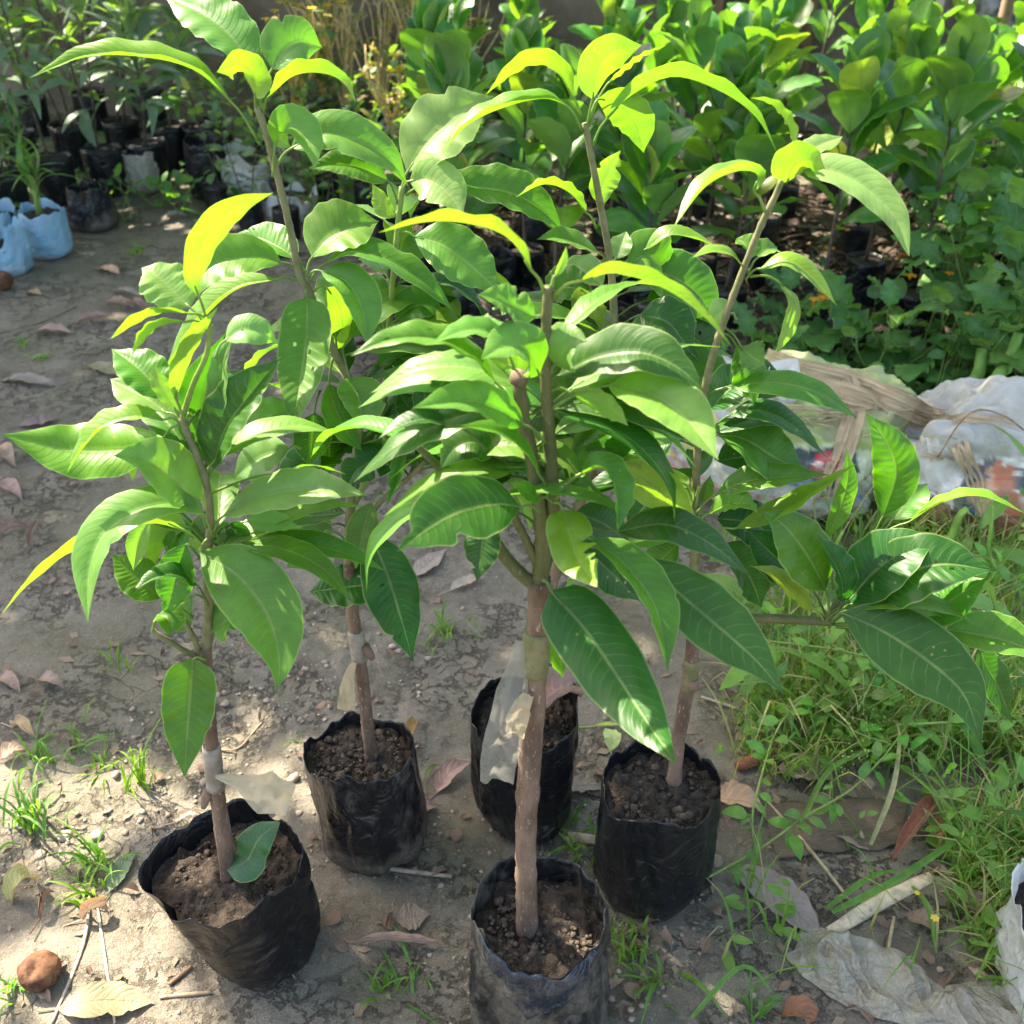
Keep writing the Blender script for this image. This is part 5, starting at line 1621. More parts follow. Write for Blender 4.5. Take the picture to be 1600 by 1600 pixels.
_bags = {}
def bag_mesh(r, h, seed, flare=1.0, wr=1.0):
    V, F = [], []
    nu, nv = 30, 10
    for j in range(nv + 1):
        t = j / nv
        for i in range(nu):
            th = 2 * math.pi * i / nu
            c, s = math.cos(th), math.sin(th)
            rr = r * (1 + (flare - 1) * t) * (.82 + .18 * min(1, t * 6) ** .5) * (1 + .07 * wr * fbm(c * 1.7 + seed, s * 1.7, t * 2, 3, seed) + .04 * math.cos(2 * th + seed))
            V.append((rr * c, rr * s, h * t * (1 + .05 * vnoise(c * 2, s * 2, 0.5, seed))))
    for j in range(nv):
        for i in range(nu):
            i2 = (i + 1) % nu
            F.append((j * nu + i, j * nu + i2, (j + 1) * nu + i2, (j + 1) * nu + i))
    b = len(V)
    for i in range(nu):
        v = V[nv * nu + i]; V.append((v[0] * .96, v[1] * .96, v[2]))
    for i in range(nu):
        v = V[(nv - 1) * nu + i]; V.append((v[0] * .95, v[1] * .95, v[2] - .0))
    for i in range(nu):
        i2 = (i + 1) % nu
        F.append((nv * nu + i, nv * nu + i2, b + i2, b + i))
        F.append((b + i, b + i2, b + nu + i2, b + nu + i))
    me = mesh('grow_bag', V, F)
    SV = [(0, 0, h * .93)] + [(V[b + nu + i][0], V[b + nu + i][1], h * .9) for i in range(nu)]
    SF = [(0, 1 + i, 1 + (i + 1) % nu) for i in range(nu)]
    return me, mesh('soil', SV, SF)

def add_bag(root, key, mat, rot=0.0, sc=1.0, tilt=None):
    if key not in _bags:
        r, h, seed, fl = key
        _bags[key] = bag_mesh(r, h, seed, fl)
    bm, sm = _bags[key]
    Rm = Matrix.Rotation(rot, 3, 'Z')
    if tilt is not None: Rm = tilt @ Rm
    b = bpy.data.objects.new('grow_bag', bm if mat is M['bag'] else bm.copy())
    COL.objects.link(b)
    if len(b.data.materials) == 0: b.data.materials.append(mat)
    elif b.data.materials[0] is not mat: b.data.materials[0] = mat
    b.parent = root; b.matrix_basis = Rm.to_4x4() @ Matrix.Scale(sc, 4)
    s = bpy.data.objects.new('soil', sm)
    COL.objects.link(s)
    if len(sm.materials) == 0: sm.materials.append(M['soil'])
    s.parent = b
    return b

BROAD = [proto_leaf('broad', .200, .125, .020, .12 + .16 * (i % 3), 20 + i, fold=12 + 5 * (i % 3), cup=(-8, 14, 22)[i % 3]) for i in range(7)]
LANCE = [proto_leaf('lance', .200, .050, .016, .30 + .3 * (i % 3), 40 + i, fold=18, n=10, nu=4) for i in range(5)]
ROUNDL = [proto_leaf('round', .060, .048, .020, .30, 60 + i, fold=10, n=9, nu=6, wave=.2) for i in range(5)]
SMALL = [proto_leaf('ovate', .050, .024, .010, .25, 70 + i, fold=14, n=7, nu=4) for i in range(4)]
STRAP = [proto_leaf('strap', .20, .020, 0, .9, 80 + i, fold=24, n=12, nu=2) for i in range(3)]
LOBED = [proto_leaf('ovate', .105, .075, .035, .30, 90 + i, fold=8, n=13, nu=8, wave=.35) for i in range(4)]

def potted(name, label, cat, px_or_xy, leaves, mat, cols, nleaf, H, z0, bagkey, bagmat, seed, group, lean=.05, pitch=(10, 60), sc=(.8, 1.15), nst=1, stemr=.006, stemmat='darkstem', top=.0, lo=.45):
    rnd = random.Random(seed)
    x, y = px_or_xy
    z = float(gh(x, y))
    root = thing(name, label, cat, (x, y, z), group)
    if bagkey: add_bag(root, bagkey, bagmat, rnd.uniform(0, 6.28))
    hb = bagkey[1] * .92 if bagkey else -.005
    for s in range(nst):
        a = rnd.uniform(0, 6.28)
        off = Vector((math.cos(a), math.sin(a), 0)) * (0 if nst == 1 else .02)
        ln = Vector((rnd.uniform(-1, 1), rnd.uniform(-1, 1), 0)) * lean
        P = [Vector((0, 0, hb)) + off, Vector((0, 0, hb + (H - hb) * .35)) + off * 1.5 + ln * .3 + Vector((rnd.uniform(-.012, .012), rnd.uniform(-.012, .012), 0)), Vector((0, 0, hb + (H - hb) * .7)) + off * 2 + ln * .7, Vector((0, 0, H)) + off * 2.5 + ln]
        C = smooth_path(P, 12)
        mb = MB(); mb.tube(C, list(np.linspace(stemr, stemr * .4, 12)), 6, jit=.06)
        me = mesh('stem', mb.V, mb.F, mb.U)
        st = bpy.data.objects.new('stem', me); COL.objects.link(st); me.materials.append(M[stemmat]); st.parent = root
        nl = nleaf // nst
        for k in range(nl):
            f = lo + (1 - lo) * (k / max(1, nl - 1)) ** .85
            q = C[min(11, int(f * 11))].lerp(C[min(11, int(f * 11) + 1)], (f * 11) % 1)
            az = k * 2.399 + seed + s * 1.3 + rnd.uniform(-.4, .4)
            pt = R(pitch[0] + (pitch[1] - pitch[0]) * ((f - lo) / (1 - lo)) ** 1.2 + rnd.uniform(-14, 14))
            scl = rnd.uniform(*sc) * (1 - .25 * max(0, f - .85) / .15)
            c = cols[0 if rnd.random() < .68 else rnd.randrange(len(cols))]
            j = rnd.uniform(.75, 1.25)
            place_part('leaf', rnd.choice(leaves), root, mat, q, leaf_rot(az, pt, rnd.uniform(-.5, .5)), scl, (c[0] * j, c[1] * j, c[2] * j, c[3]))
    return root

# --- bed of broad-leaved saplings behind right, six rows
BC = [(.048, .175, .024, 1), (.030, .120, .030, 1), (.070, .21, .020, 1), (.12, .27, .014, 1), (.030, .11, .045, .9), (.20, .26, .02, .8)]
ORD = ['first', 'second', 'third', 'fourth', 'fifth', 'sixth', 'seventh', 'eighth', 'ninth', 'tenth', 'eleventh', 'twelfth', 'thirteenth', 'fourteenth']
ROWN = ['front', 'second', 'third', 'fourth', 'fifth', 'rear']
rnd = random.Random(17)
ROWS = [(3.25, -.12, 1.30, 6), (3.62, -.20, 1.78, 8), (4.02, -.25, 2.30, 9), (4.46, -.28, 2.62, 9), (4.95, -.30, 2.95, 10), (5.5, -.25, 3.35, 11)]
for ri, (yy, x0, x1, n) in enumerate(ROWS):
    for k in range(n):
        x = x0 + (x1 - x0) * k / (n - 1) + rnd.uniform(-.05, .05); y = yy + rnd.uniform(-.09, .09)
        H = rnd.uniform(.66, .86) - .045 * (ri == 0) + (.04 if ri > 3 else 0)
        potted('broadleaf_sapling', f'glossy broad leaved potted sapling, {ORD[k]} from left in the {ROWN[ri]} row of the bed', 'sapling', (x, y),
               BROAD, M['broad'], BC, 17 if ri < 3 else 13, H, 0, (.068, .17, 1 + (k % 3), 1.0), M['bag'], 1000 + ri * 50 + k,
               'broad leaved saplings in the bed behind', lean=.10, pitch=(20, 78), sc=(.80, 1.18), stemr=.0075, lo=.34)

# --- left: grey-green lance-leaved shrubs in black bags
LCOL = [(.135, .22, .145, 1), (.095, .185, .095, 1), (.12, .28, .05, 1), (.06, .16, .045, 1)]
def gxy(px, py):
    p = onZ(px, py, 0); return p.x, p.y
LS = [
    (20, 350, .95, 'grey green narrow leaved shrub at the left edge behind the blue bags', 26, 2), (95, 318, 1.02, 'tall narrow leaved shrub right behind the blue bag plant', 30, 2),
    (172, 300, .92, 'narrow leaved shrub between the blue bag plant and the path', 26, 2), (240, 292, .74, 'narrow leaved shrub in the grey cracked bag beside the path', 22, 1),
    (40, 275, 1.05, 'narrow leaved shrub in the second line at the left edge', 26, 2), (120, 265, 1.10, 'tallest narrow leaved shrub in the upper left corner', 30, 2),
    (200, 255, .95, 'narrow leaved shrub behind the path at upper left', 26, 2), (275, 262, .66, 'short narrow leaved shrub under the long arching mango leaf', 18, 1),
    (322, 262, .58, 'short shrub in the straight black bag beside the white sack', 18, 1), (60, 215, 1.0, 'rear narrow leaved shrub near the left edge', 22, 2),
    (150, 205, .95, 'rear narrow leaved shrub behind the tallest one', 22, 2), (240, 205, .75, 'rear narrow leaved shrub left of the bright opening', 18, 1),
    (-40, 300, 1.0, 'narrow leaved shrub partly cut off by the left edge', 24, 2),
]
for i, (px, py, H, lab, nl, ns) in enumerate(LS):
    potted('potted_shrub', lab, 'shrub', gxy(px, py), LANCE, M['lance'], LCOL, int(nl * 1.5) if i < 9 else nl, H, 0, (.085, .22, 5 + i % 3, 1.08), M['bag'], 2000 + i, 'narrow leaved shrubs in black bags at left', lean=.16, pitch=(-10, 55), sc=(.8, 1.3), nst=ns, stemr=.007, lo=.28)
# low dark bushy herbs at the far left
for i, (px, py, lab) in enumerate([(8, 372, 'low bushy herb touching the left edge above the blue bags'), (40, 335, 'low bushy herb directly behind the blue bags'), (-30, 345, 'low bushy herb cut by the left edge'), (150, 330, 'leafy weed in front of the slumped black bag'), (200, 345, 'small leafy weed at the edge of the path')]):
    potted('bushy_herb', lab, 'herb', gxy(px, py), LANCE if i < 3 else ROUNDL, M['lance'] if i < 3 else M['weed'], [(.04, .11, .035, 1), (.05, .14, .035, 1)], 46 if i < 3 else 12, .42 if i < 3 else .16, 0, None, None, 2100 + i, None, lean=.1, pitch=(0, 70), sc=(.5, .8), nst=4 if i < 3 else 3, stemr=.003, stemmat='youngstem', lo=.1)

# --- blue woven bags
def big_bag(px, py, r, h, mat, label, name, cat, seed, group=None, flare=1.0, soil_d=.03, ex=(1, 1), wr=1.0, point=None, rim=.012, plant=None):
    p = surf(px, py)
    root = thing(name, label, cat, (p.x, p.y, p.z), group)
    grow_bag(root, p.x, p.y, p.z - .004, r * flare, r, h, mat, None, seed, soil_d=soil_d, ex=ex, wr=wr, rimvar=rim, point=point, nu=64, nv=18)
    return root, p
rb, p = big_bag(78, 398, .088, .19, M['bag_blue'], 'light blue bag with a strappy leaved plant at the left', 'potted_strap_plant', 'plant', 21, 'blue bags at the left edge', 1.03, .03)
for k in range(22):
    a = k * 2.4; el = R(35 + 50 * (k / 22))
    o = place_part('leaf', STRAP[k % 3], rb, M['lance'], Vector((0, 0, .20 + .10 * k / 22)), leaf_rot(a, el, 0), random.Random(k).uniform(.8, 1.25), (.075, .19, .03, 1))
mb = MB(); mb.tube([(0, 0, .14), (.003, 0, .24), (0, 0, .32)], [.016, .011, .006], 8, jit=.05)
me = mesh('stem', mb.V, mb.F, mb.U); me.materials.append(M['youngstem']); st = bpy.data.objects.new('stem', me); COL.objects.link(st); st.parent = rb
rb2, p2 = big_bag(18, 425, .085, .155, M['bag_blue'], 'slumped light blue bag at the left edge with its mouth open', 'blue_bag', 'bag', 22, 'blue bags at the left edge', 1.05, .05, wr=2.2, rim=.04)
big_bag(2, 392, .085, .17, M['bag_blue'], 'blue bag behind the slumped one, cut off by the left edge', 'blue_bag', 'bag', 23, 'blue bags at the left edge', 1.05, .04, wr=2.0, rim=.03)
big_bag(148, 355, .115, .17, M['bag_dusty'], 'slumped dusty black bag lying behind the blue bag', 'black_bag', 'bag', 24, None, .72, .04, wr=1.2, rim=.02)
big_bag(232, 300, .085, .20, M['sheet'], 'grey weathered bag standing beside the path', 'grey_bag', 'bag', 25, None, 1.0, .04, wr=1.5)
rw, pw = big_bag(400, 302, .135, .20, M['bag_white'], 'wide dirty white sack standing behind the tall left stem', 'white_sack', 'sack', 26, None, 1.2, .04, wr=2.5, rim=.03)
for k in range(12):
    place_part('leaf', ROUNDL[k % 5], rw, M['weed'], Vector((.03 * math.cos(k), .03 * math.sin(k * 1.7), .20 + .01 * k)), leaf_rot(k * 2.4, R(20 + 4 * k), 0), 1.0, (.05, .15, .04, 1))
big_bag(455, 345, .11, .13, M['bag_white'], 'low grey white sack among weeds behind the mango leaves', 'white_sack', 'sack', 27, None, 1.1, .03, wr=2.5, rim=.03)
big_bag(330, 308, .088, .27, M['bag'], 'tall straight black bag left of the white sack', 'black_bag', 'bag', 28, None, 1.0, .05)
big_bag(612, 238, .07, .16, M['bag_white'], 'small pale bag glimpsed between mango leaves in the middle distance', 'white_bag', 'bag', 29, None, 1.1, .03, wr=2)
for k, (px, py) in enumerate([(650, 470), (705, 520), (770, 478), (640, 420), (590, 400)]):
    big_bag(px, py, .085, .19, M['bag'], ['black bag behind the mango crown, lowest of the middle group', 'black bag right behind the yellow spotted mango leaf', 'black bag at the left foot of the broad leaved bed', 'black bag behind the thin green stem', 'black bag in the shade behind the left mango leaves'][k], 'black_bag', 'bag', 30 + k, 'black bags behind the mango crowns', 1.0, .04, wr=1.6)
big_bag(1340, 545, .14, .14, M['bag_dusty'], 'crumpled black bag in the shade at the front of the broad leaved bed', 'black_bag', 'bag', 38, None, .9, .04, wr=3, rim=.04)
big_bag(1440, 560, .10, .12, M['bag_dusty'], 'torn black bag right of the crumpled one under the bed', 'black_bag', 'bag', 39, None, .95, .03, wr=3, rim=.04)

# --- centre back: small seedlings in small bags, dry twiggy plants with yellow flowers
rnd = random.Random(23)
k = 0
SB = []
for yy in (4.35, 4.75, 5.2, 5.7, 6.15):
    for xx in np.arange(-1.25, -.15 if yy < 5.3 else .5, .21):
        SB.append((xx * yy / 4.6 + rnd.uniform(-.05, .05), yy + rnd.uniform(-.1, .1)))
for (x, y) in SB:
    k += 1
    sc = [(.06, .15, .05, 1), (.05, .13, .06, 1), (.14, .24, .05, 1), (.28, .26, .06, .7)]
    rr = ROWN[min(5, int((y - 4.2) / .43))]
    potted('small_seedling', f'small leafy seedling in a black bag in the middle distance, {rr} line, plant {ORD[k % 9]} along', 'seedling', (x, y), SMALL + ROUNDL[:2], M['weed'], sc, 26, rnd.uniform(.30, .52), 0, (.055, .13, 2 + k % 2, 1.0), M['bag'], 3000 + k, 'small seedlings in the middle distance', lean=.10, pitch=(-15, 60), sc=(.8, 1.5), nst=2, stemr=.0035, lo=.2)

def flower(me_parent, p, r, mat, n=6, name='flower'):
    mb = MB()
    for i in range(n):
        a = 2 * math.pi * i / n
        d = Vector((math.cos(a), math.sin(a), 0)); s = Vector((-math.sin(a), math.cos(a), 0))
        b = p
        mb.add([b, b + d * r * .6 + s * r * .3 + Vector((0, 0, r * .25)), b + d * r + Vector((0, 0, r * .15)), b + d * r * .6 - s * r * .3 + Vector((0, 0, r * .25))], [(0, 1, 2, 3)])
    mb.tube([p - Vector((0, 0, r * .4)), p + Vector((0, 0, r * .25))], [r * .15, r * .3], 6)
    o = bpy.data.objects.new(name, mesh(name, mb.V, mb.F, mb.U)); COL.objects.link(o); o.data.materials.append(mat); o.parent = me_parent
    return o
def twiggy(px, py, H, label, seed, fl=4, fmat='ypetal', col=(.62, .48, .20), nb=7, group='dry twiggy flowering plants at the back', leafc=[(.10, .20, .04, 1), (.35, .32, .05, .7), (.05, .13, .05, 1)], nl=16, thick=.004, bag=True, fs=1.0):
    rnd = random.Random(seed)
    x, y = gxy(px, py)
    z = float(gh(x, y))
    root = thing('flowering_plant', label, 'plant', (x, y, z), group)
    if bag: add_bag(root, (.06, .14, 3, 1.0), M['bag'], rnd.uniform(0, 6))
    ends = []
    for b in range(nb):
        a = rnd.uniform(0, 6.28); sp = rnd.uniform(.04, .22)
        P = [Vector((0, 0, .10 if bag else 0)), Vector((math.cos(a) * sp * .3, math.sin(a) * sp * .3, H * .4)), Vector((math.cos(a + .5) * sp * .9, math.sin(a + .5) * sp * .9, H * rnd.uniform(.6, .8))), Vector((math.cos(a) * sp * 1.3, math.sin(a) * sp * 1.3, H * rnd.uniform(.75, 1.05)))]
        C = smooth_path(P, 10)
        mb = MB(); mb.tube(C, list(np.linspace(thick, thick * .35, 10)), 5, jit=.1)
        o = bpy.data.objects.new('stem', mesh('stem', mb.V, mb.F, mb.U)); COL.objects.link(o); o.data.materials.append(M['twig']); o.parent = root; o.color = (*col, 1)
        ends.append(C)
    for k in range(nl):
        C = rnd.choice(ends); q = C[rnd.randint(3, 9)]
        place_part('leaf', rnd.choice(SMALL + ROUNDL), root, M['weed'], q, leaf_rot(rnd.uniform(0, 6.28), R(rnd.uniform(-30, 50)), 0), rnd.uniform(.6, 1.2), rnd.choice(leafc))
    for k in range(fl):
        flower(root, rnd.choice(ends)[-1] + Vector((rnd.uniform(-.03, .03), rnd.uniform(-.03, .03), rnd.uniform(0, .03))), rnd.uniform(.012, .024) * fs, M[fmat])
    return root
TW = [(470, 190, .62, 'dry twiggy plant with yellow flowers right of the left mango top', 4), (545, 175, .75, 'dry pale stalks with an orange yellow bloom behind the middle leaves', 5),
      (600, 170, .80, 'yellowish branching dry plant in the middle of the back', 5), (660, 165, .85, 'tallest dry yellow stalks left of the broad leaved bed', 6),
      (700, 190, .7, 'reddish brown dry plant beside the broad leaved bed', 3), (510, 150, .8, 'thin stalked plant near the wall at upper middle', 4), (735, 160, .85, 'yellow stalks half hidden behind the first broad leaves', 4), (620, 215, .5, 'short brown dead plant in the middle distance', 2)]
for i, (px, py, H, lab, f) in enumerate(TW):
    twiggy(px, py + 42, H + .06, lab, 3300 + i, f + 6, 'ypetal', random.choice([(.80, .56, .16), (.55, .38, .20), (.70, .54, .26)]), 18, nl=70, thick=.0065, fs=1.8, leafc=[(.13, .26, .06, 1), (.45, .38, .06, .8), (.08, .20, .06, 1), (.30, .22, .10, 1)])
# leggy green weeds over the rear of the bed
for i, (px, py, lab) in enumerate([(1090, 150, 'tall pale leaved weed rising above the left half of the bed'), (1150, 140, 'bright green leaved weed beside the wide plank'), (1250, 145, 'seeding weed between the plank and the pale post'), (1390, 150, 'thin seeding weed in front of the pale post'), (1500, 165, 'weed standing before the rubble heap')]):
    potted('tall_weed', lab, 'weed', gxy(px, py), ROUNDL + LANCE[:2], M['weed'], [(.07, .17, .06, 1), (.10, .24, .04, 1)], 30, .95 - .05 * i, 0, None, None, 3400 + i, None, lean=.15, pitch=(-20, 50), sc=(.8, 1.5), nst=3, stemr=.004, stemmat='youngstem', lo=.35)

# --- bright low weeds behind the left mango crown
for i, (px, py, lab) in enumerate([(500, 330, 'bright green leafy weed behind the left mango stem'), (560, 320, 'low leafy weed between the two mango stems'), (610, 345, 'leafy weed behind the thin green stem'), (470, 300, 'small weed beside the white sack'), (360, 330, 'tiny weed in front of the white sack'), (285, 330, 'low weed at the foot of the straight black bag'), (250, 320, 'low weed in the gap beside the grey bag')]):
    potted('leafy_weed', lab, 'weed', gxy(px, py), ROUNDL + SMALL, M['weed'], [(.06, .18, .04, 1), (.09, .24, .04, 1)], 26 if i < 3 else 12, .26 if i < 3 else .14, 0, None, None, 3500 + i, 'low weeds along the path', lean=.12, pitch=(0, 55), sc=(.9, 1.6), nst=4 if i < 3 else 2, stemr=.0025, stemmat='youngstem', lo=.15)

# --- right: leafy weeds
WL = [(1470, 640, .30, 'broad toothed leaved weed behind the right bundle'), (1530, 600, .42, 'leafy weed between the two thick pale stalks'), (1590, 640, .40, 'leafy weed at the right edge behind the orange bundle'),
      (1420, 600, .28, 'broad leaved weed in front of the black bag'), (1500, 540, .48, 'grey green lobed leaved weed at right'), (1570, 520, .55, 'tall weed at the right edge beside the bed'),
      (1450, 520, .40, 'leafy weed at the right foot of the bed'), (1540, 460, .60, 'dense weed at the right edge above the lobed one'), (1600, 440, .65, 'weed cut off by the right edge, upper one'),
      (1250, 600, .18, 'low leafy weed behind the straw straps'), (1300, 590, .22, 'leafy weed with heart shaped leaves under the black bag'), (1370, 620, .22, 'low weed behind the tied bundle'), (1600, 560, .50, 'weed cut off by the right edge, middle one'),
      (1500, 400, .62, 'pale leaved weed at the right end of the bed'), (1580, 370, .70, 'feathery weed in the upper right'), (1640, 620, .5, 'weed beyond the right edge behind the bundle')]
for i, (px, py, H, lab) in enumerate(WL):
    potted('leafy_weed', lab, 'weed', gxy(px, py), LOBED + ROUNDL[:2], M['weed'], [(.075, .20, .045, 1), (.06, .17, .05, 1), (.11, .26, .04, 1)], 34 if H > .35 else 22, H, 0, None, None, 3600 + i, 'leafy weeds behind the bundles at right', lean=.18, pitch=(-15, 50), sc=(.8, 1.65), nst=4, stemr=.003, stemmat='youngstem', lo=.12)
for i, (px, py, lab) in enumerate([(1340, 590, 'little orange flowers on thin stems before the black bag'), (1390, 600, 'orange flowered weed right of the first orange flowers'), (1270, 480, 'orange flowered sprig in the shade under the bed'), (1215, 600, 'orange flowers beside the pale wrapper flap')]):
    twiggy(px, py, .26, lab, 3700 + i, 5, 'flower', (.12, .22, .06), 5, 'orange flowered weeds before the bed', [(.06, .16, .05, 1)], 10, .0015, False)

# --- thick pale stalks (fallen banana leaf stems) and pods
def stalk(pts, r, label, name, mat, grp=None, flat=.6, cat='stalk'):
    P = [onY(p[0], p[1], p[2]) for p in pts]
    C = smooth_path(P, 16)
    mb = MB(); mb.tube(C, [r * (.75 + .3 * math.sin(math.pi * (.15 + .85 * i / 15))) for i in range(16)], 12, jit=.03, flat=flat)
    tag(mb.build(name, mat), label, cat, grp)
stalk([(1535, 545, 2.62), (1528, 585, 2.58), (1500, 625, 2.5), (1485, 650, 2.48)], .017, 'thick pale green stalk left of its twin behind the right bundle', 'thick_stalk', M['pod'], 'thick pale stalks', .9)
stalk([(1592, 520, 2.6), (1575, 565, 2.58), (1550, 600, 2.5), (1532, 640, 2.45)], .016, 'thick pale green stalk nearest the right edge behind the bundle', 'thick_stalk', M['pod'], 'thick pale stalks', .9)
PODS = [((1308, 960, 1.62), (1312, 1010, 1.6), (1318, 1060, 1.58), (1322, 1120, 1.55), .021, 'broad green pod hanging below the big mango leaf cluster'),
        ((1385, 1075, 1.45), (1400, 1130, 1.42), (1405, 1200, 1.38), (1395, 1262, 1.33), .020, 'broad green pod with a dried tip, front one of the hanging pods'),
        ((1440, 1080, 1.55), (1450, 1140, 1.5), (1450, 1190, 1.48), (1462, 1230, 1.45), .021, 'broad green pod right behind the front one'),
        ((1190, 1075, 1.5), (1205, 1110, 1.48), (1200, 1150, 1.45), (1205, 1170, 1.45), .012, 'short pale pod in the grass left of the seeding grass'),
        ((1556, 890, 1.62), (1545, 860, 1.63), (1548, 830, 1.63), (1552, 790, 1.65), .0075, 'small upright pod in front of the orange bundle'),
        ((1475, 860, 1.7), (1490, 830, 1.7), (1500, 805, 1.7), (1512, 795, 1.7), .011, 'green pod leaning on the orange bundle'),
        ((1300, 885, 1.75), (1305, 860, 1.75), (1312, 840, 1.75), (1318, 830, 1.75), .006, 'thin pod under the upright mango leaf')]
for q in PODS:
    stalk(q[:4], q[4], q[5], 'bean_pod', M['pod'], 'green pods in the weeds', .45, 'pod')
stalk([(1490, 1170, 1.36), (1498, 1210, 1.32), (1510, 1250, 1.29), (1522, 1292, 1.24)], .0085, 'mottled yellow green stalk in the dark grass at right', 'mottled_stalk', M['mottled'])

# --- creeping vines with leaflets over the weeds
def vine(pts, r, label, seed, nleaf=10, col=(.09, .23, .03, 1), lsc=(.6, 1.0), stemc='youngstem', mat='weed', lv=None):
    rnd = random.Random(seed)
    P = []
    for p in pts:
        q = onZ(p[0], p[1], p[2]); P.append(q)
    C = smooth_path(P, 34)
    root = thing('creeping_vine', label, 'vine', tuple(C[0]), 'vines trailing over the weeds at right')
    mb = MB(); mb.tube([c - C[0] for c in C], [r * (1 - .5 * i / 33) for i in range(34)], 6, jit=.06)
    o = bpy.data.objects.new('stem', mesh('stem', mb.V, mb.F, mb.U)); COL.objects.link(o); o.data.materials.append(M[stemc]); o.parent = root
    for k in range(nleaf):
        q = C[rnd.randint(1, 33)] - C[0]
        place_part('leaf', rnd.choice(lv or SMALL), root, M[mat], q, leaf_rot(rnd.uniform(0, 6.28), R(rnd.uniform(-50, 40)), rnd.uniform(-.6, .6)), rnd.uniform(*lsc), (*[c * rnd.uniform(.8, 1.3) for c in col[:3]], 1))
VN = [
    ([(1050, 1400, .03), (1180, 1330, .06), (1260, 1275, .07), (1340, 1225, .08), (1420, 1130, .10), (1450, 1060, .12)], .0024, 'long green vine running from the right bag up to the pods', 12),
    ([(1185, 1350, .03), (1175, 1290, .07), (1185, 1230, .09), (1220, 1130, .10), (1290, 1060, .12)], .0022, 'leafy vine climbing beside the right bag', 10),
    ([(1150, 1010, .10), (1250, 1020, .12), (1380, 1045, .13), (1440, 1050, .13)], .002, 'thin yellow green vine crossing under the side branch', 6),
    ([(1190, 1000, .12), (1330, 1020, .14), (1450, 1060, .12), (1560, 1130, .08)], .002, 'vine passing behind the big drooping mango leaf', 8),
    ([(1420, 1132, .11), (1500, 1128, .12), (1600, 1127, .12)], .0026, 'straight pale vine stem at the right edge', 4),
    ([(1460, 900, .14), (1520, 960, .13), (1600, 1020, .10)], .002, 'vine with light leaves below the orange bundle', 12),
    ([(1340, 1110, .10), (1400, 1010, .14), (1520, 940, .15), (1600, 905, .15)], .002, 'vine rising toward the right edge below the bundle', 12),
    ([(1490, 860, .16), (1560, 880, .16), (1620, 940, .12)], .002, 'light green vine in front of the orange bundle', 14),
    ([(1160, 1090, .05), (1210, 1140, .07), (1290, 1190, .05)], .0018, 'short vine in the grass behind the right bag', 6),
    ([(1250, 1080, .10), (1330, 1140, .08), (1420, 1180, .08), (1490, 1290, .04)], .002, 'vine hanging down through the seeding grass', 8),
    ([(1230, 600, .12), (1330, 590, .16), (1420, 640, .20), (1480, 660, .22)], .004, 'pale vine stem arching over the ground behind the bundles', 6),
    ([(1590, 1010, .14), (1500, 1080, .12), (1470, 1180, .08), (1380, 1250, .05)], .0018, 'vine crossing the dark grass at right', 8),
]
for i, (pp, r, lab, n) in enumerate(VN):
    vine(pp, r, lab, 3800 + i, n * 2, (.11, .26, .035, 1) if i % 2 else (.075, .20, .03, 1), (.5, .95), 'youngstem')

# --- mass of grass and creeping plants at the right (nobody could count it)
rnd = random.Random(77)
mb = MB(); mb2 = MB(); mb3 = MB()
def region(px, py):
    """how weedy the ground is around a pixel"""
    if px < 1120: return 0
    edge = 1120 + max(0, (py - 1150)) * .42
    if px < edge: return .12
    d = min(1, (px - edge) / 110)
    if py > 1430: d *= .25 if px < 1500 else .6
    if 1180 < px < 1440 and 1225 < py < 1350: d *= .07
    if 1280 < px < 1480 and 1330 < py < 1470: d *= .10
    if 1370 < px < 1480 and 1255 < py < 1380: d *= .15
    if 1150 < px < 1310 and 1330 < py < 1500: d *= .08
    return d
cnt = 0
while cnt < 3900:
    px, py = rnd.uniform(1110, 1720), rnd.uniform(830, 1560)
    dn = region(px, py)
    if rnd.random() > dn: continue
    b = surf(px, py)
    if rnd.random() > .06 + .94 * min(1, max(0, .45 + vnoise(b.x * 8, b.y * 8, 0, 3) * 1.3)): continue
    cnt += 1
    a = rnd.uniform(0, 6.28); ll = rnd.uniform(.06, .24) * (.8 if py > 1150 else 1.25)
    d = Vector((math.cos(a), math.sin(a), 0)); out = rnd.uniform(.3, 1.1)
    P = [b - Vector((0, 0, .003)), b + d * ll * .35 * out + Vector((0, 0, ll * .5)), b + d * ll * .8 * out + Vector((0, 0, ll * rnd.uniform(.25, .85)))]
    C = smooth_path(P, 6)
    sd = d.cross(Vector((0, 0, 1)))
    blade(mb if rnd.random() < .60 else mb2, C, [(Vector((0, 0, 1)) - d * .5 + sd * rnd.uniform(-.6, .6)).normalized()] * 6, rnd.uniform(.0008, .0030), 20, 'strap', 2, 0, cnt)
    if rnd.random() < .09:
        for q in range(2):
            c0 = b + Vector((rnd.uniform(-.02, .02), rnd.uniform(-.02, .02), rnd.uniform(.01, .09)))
            az = rnd.uniform(0, 6.28); dd = Vector((math.cos(az), math.sin(az), rnd.uniform(-.3, .5))).normalized()
            L = rnd.uniform(.018, .038)
            Cc = [c0 + dd * L * v for v in (0, .25, .5, .75, 1)]
            blade(mb3, Cc, [Vector((rnd.uniform(-.5, .5), rnd.uniform(-.6, .2), 1)).normalized()] * 5, L * rnd.uniform(.18, .30), 14, 'ovate', 2, 0, q)
o = mb.build('grass', M['grass'], None, color=(.13, .26, .04, 1)); o['kind'] = 'stuff'
o = mb2.build('dry_grass', M['grass'], None, color=(.36, .33, .15, 1)); o['kind'] = 'stuff'
o = mb3.build('ground_cover', M['weed'], None, color=(.11, .25, .035, 1)); o['kind'] = 'stuff'
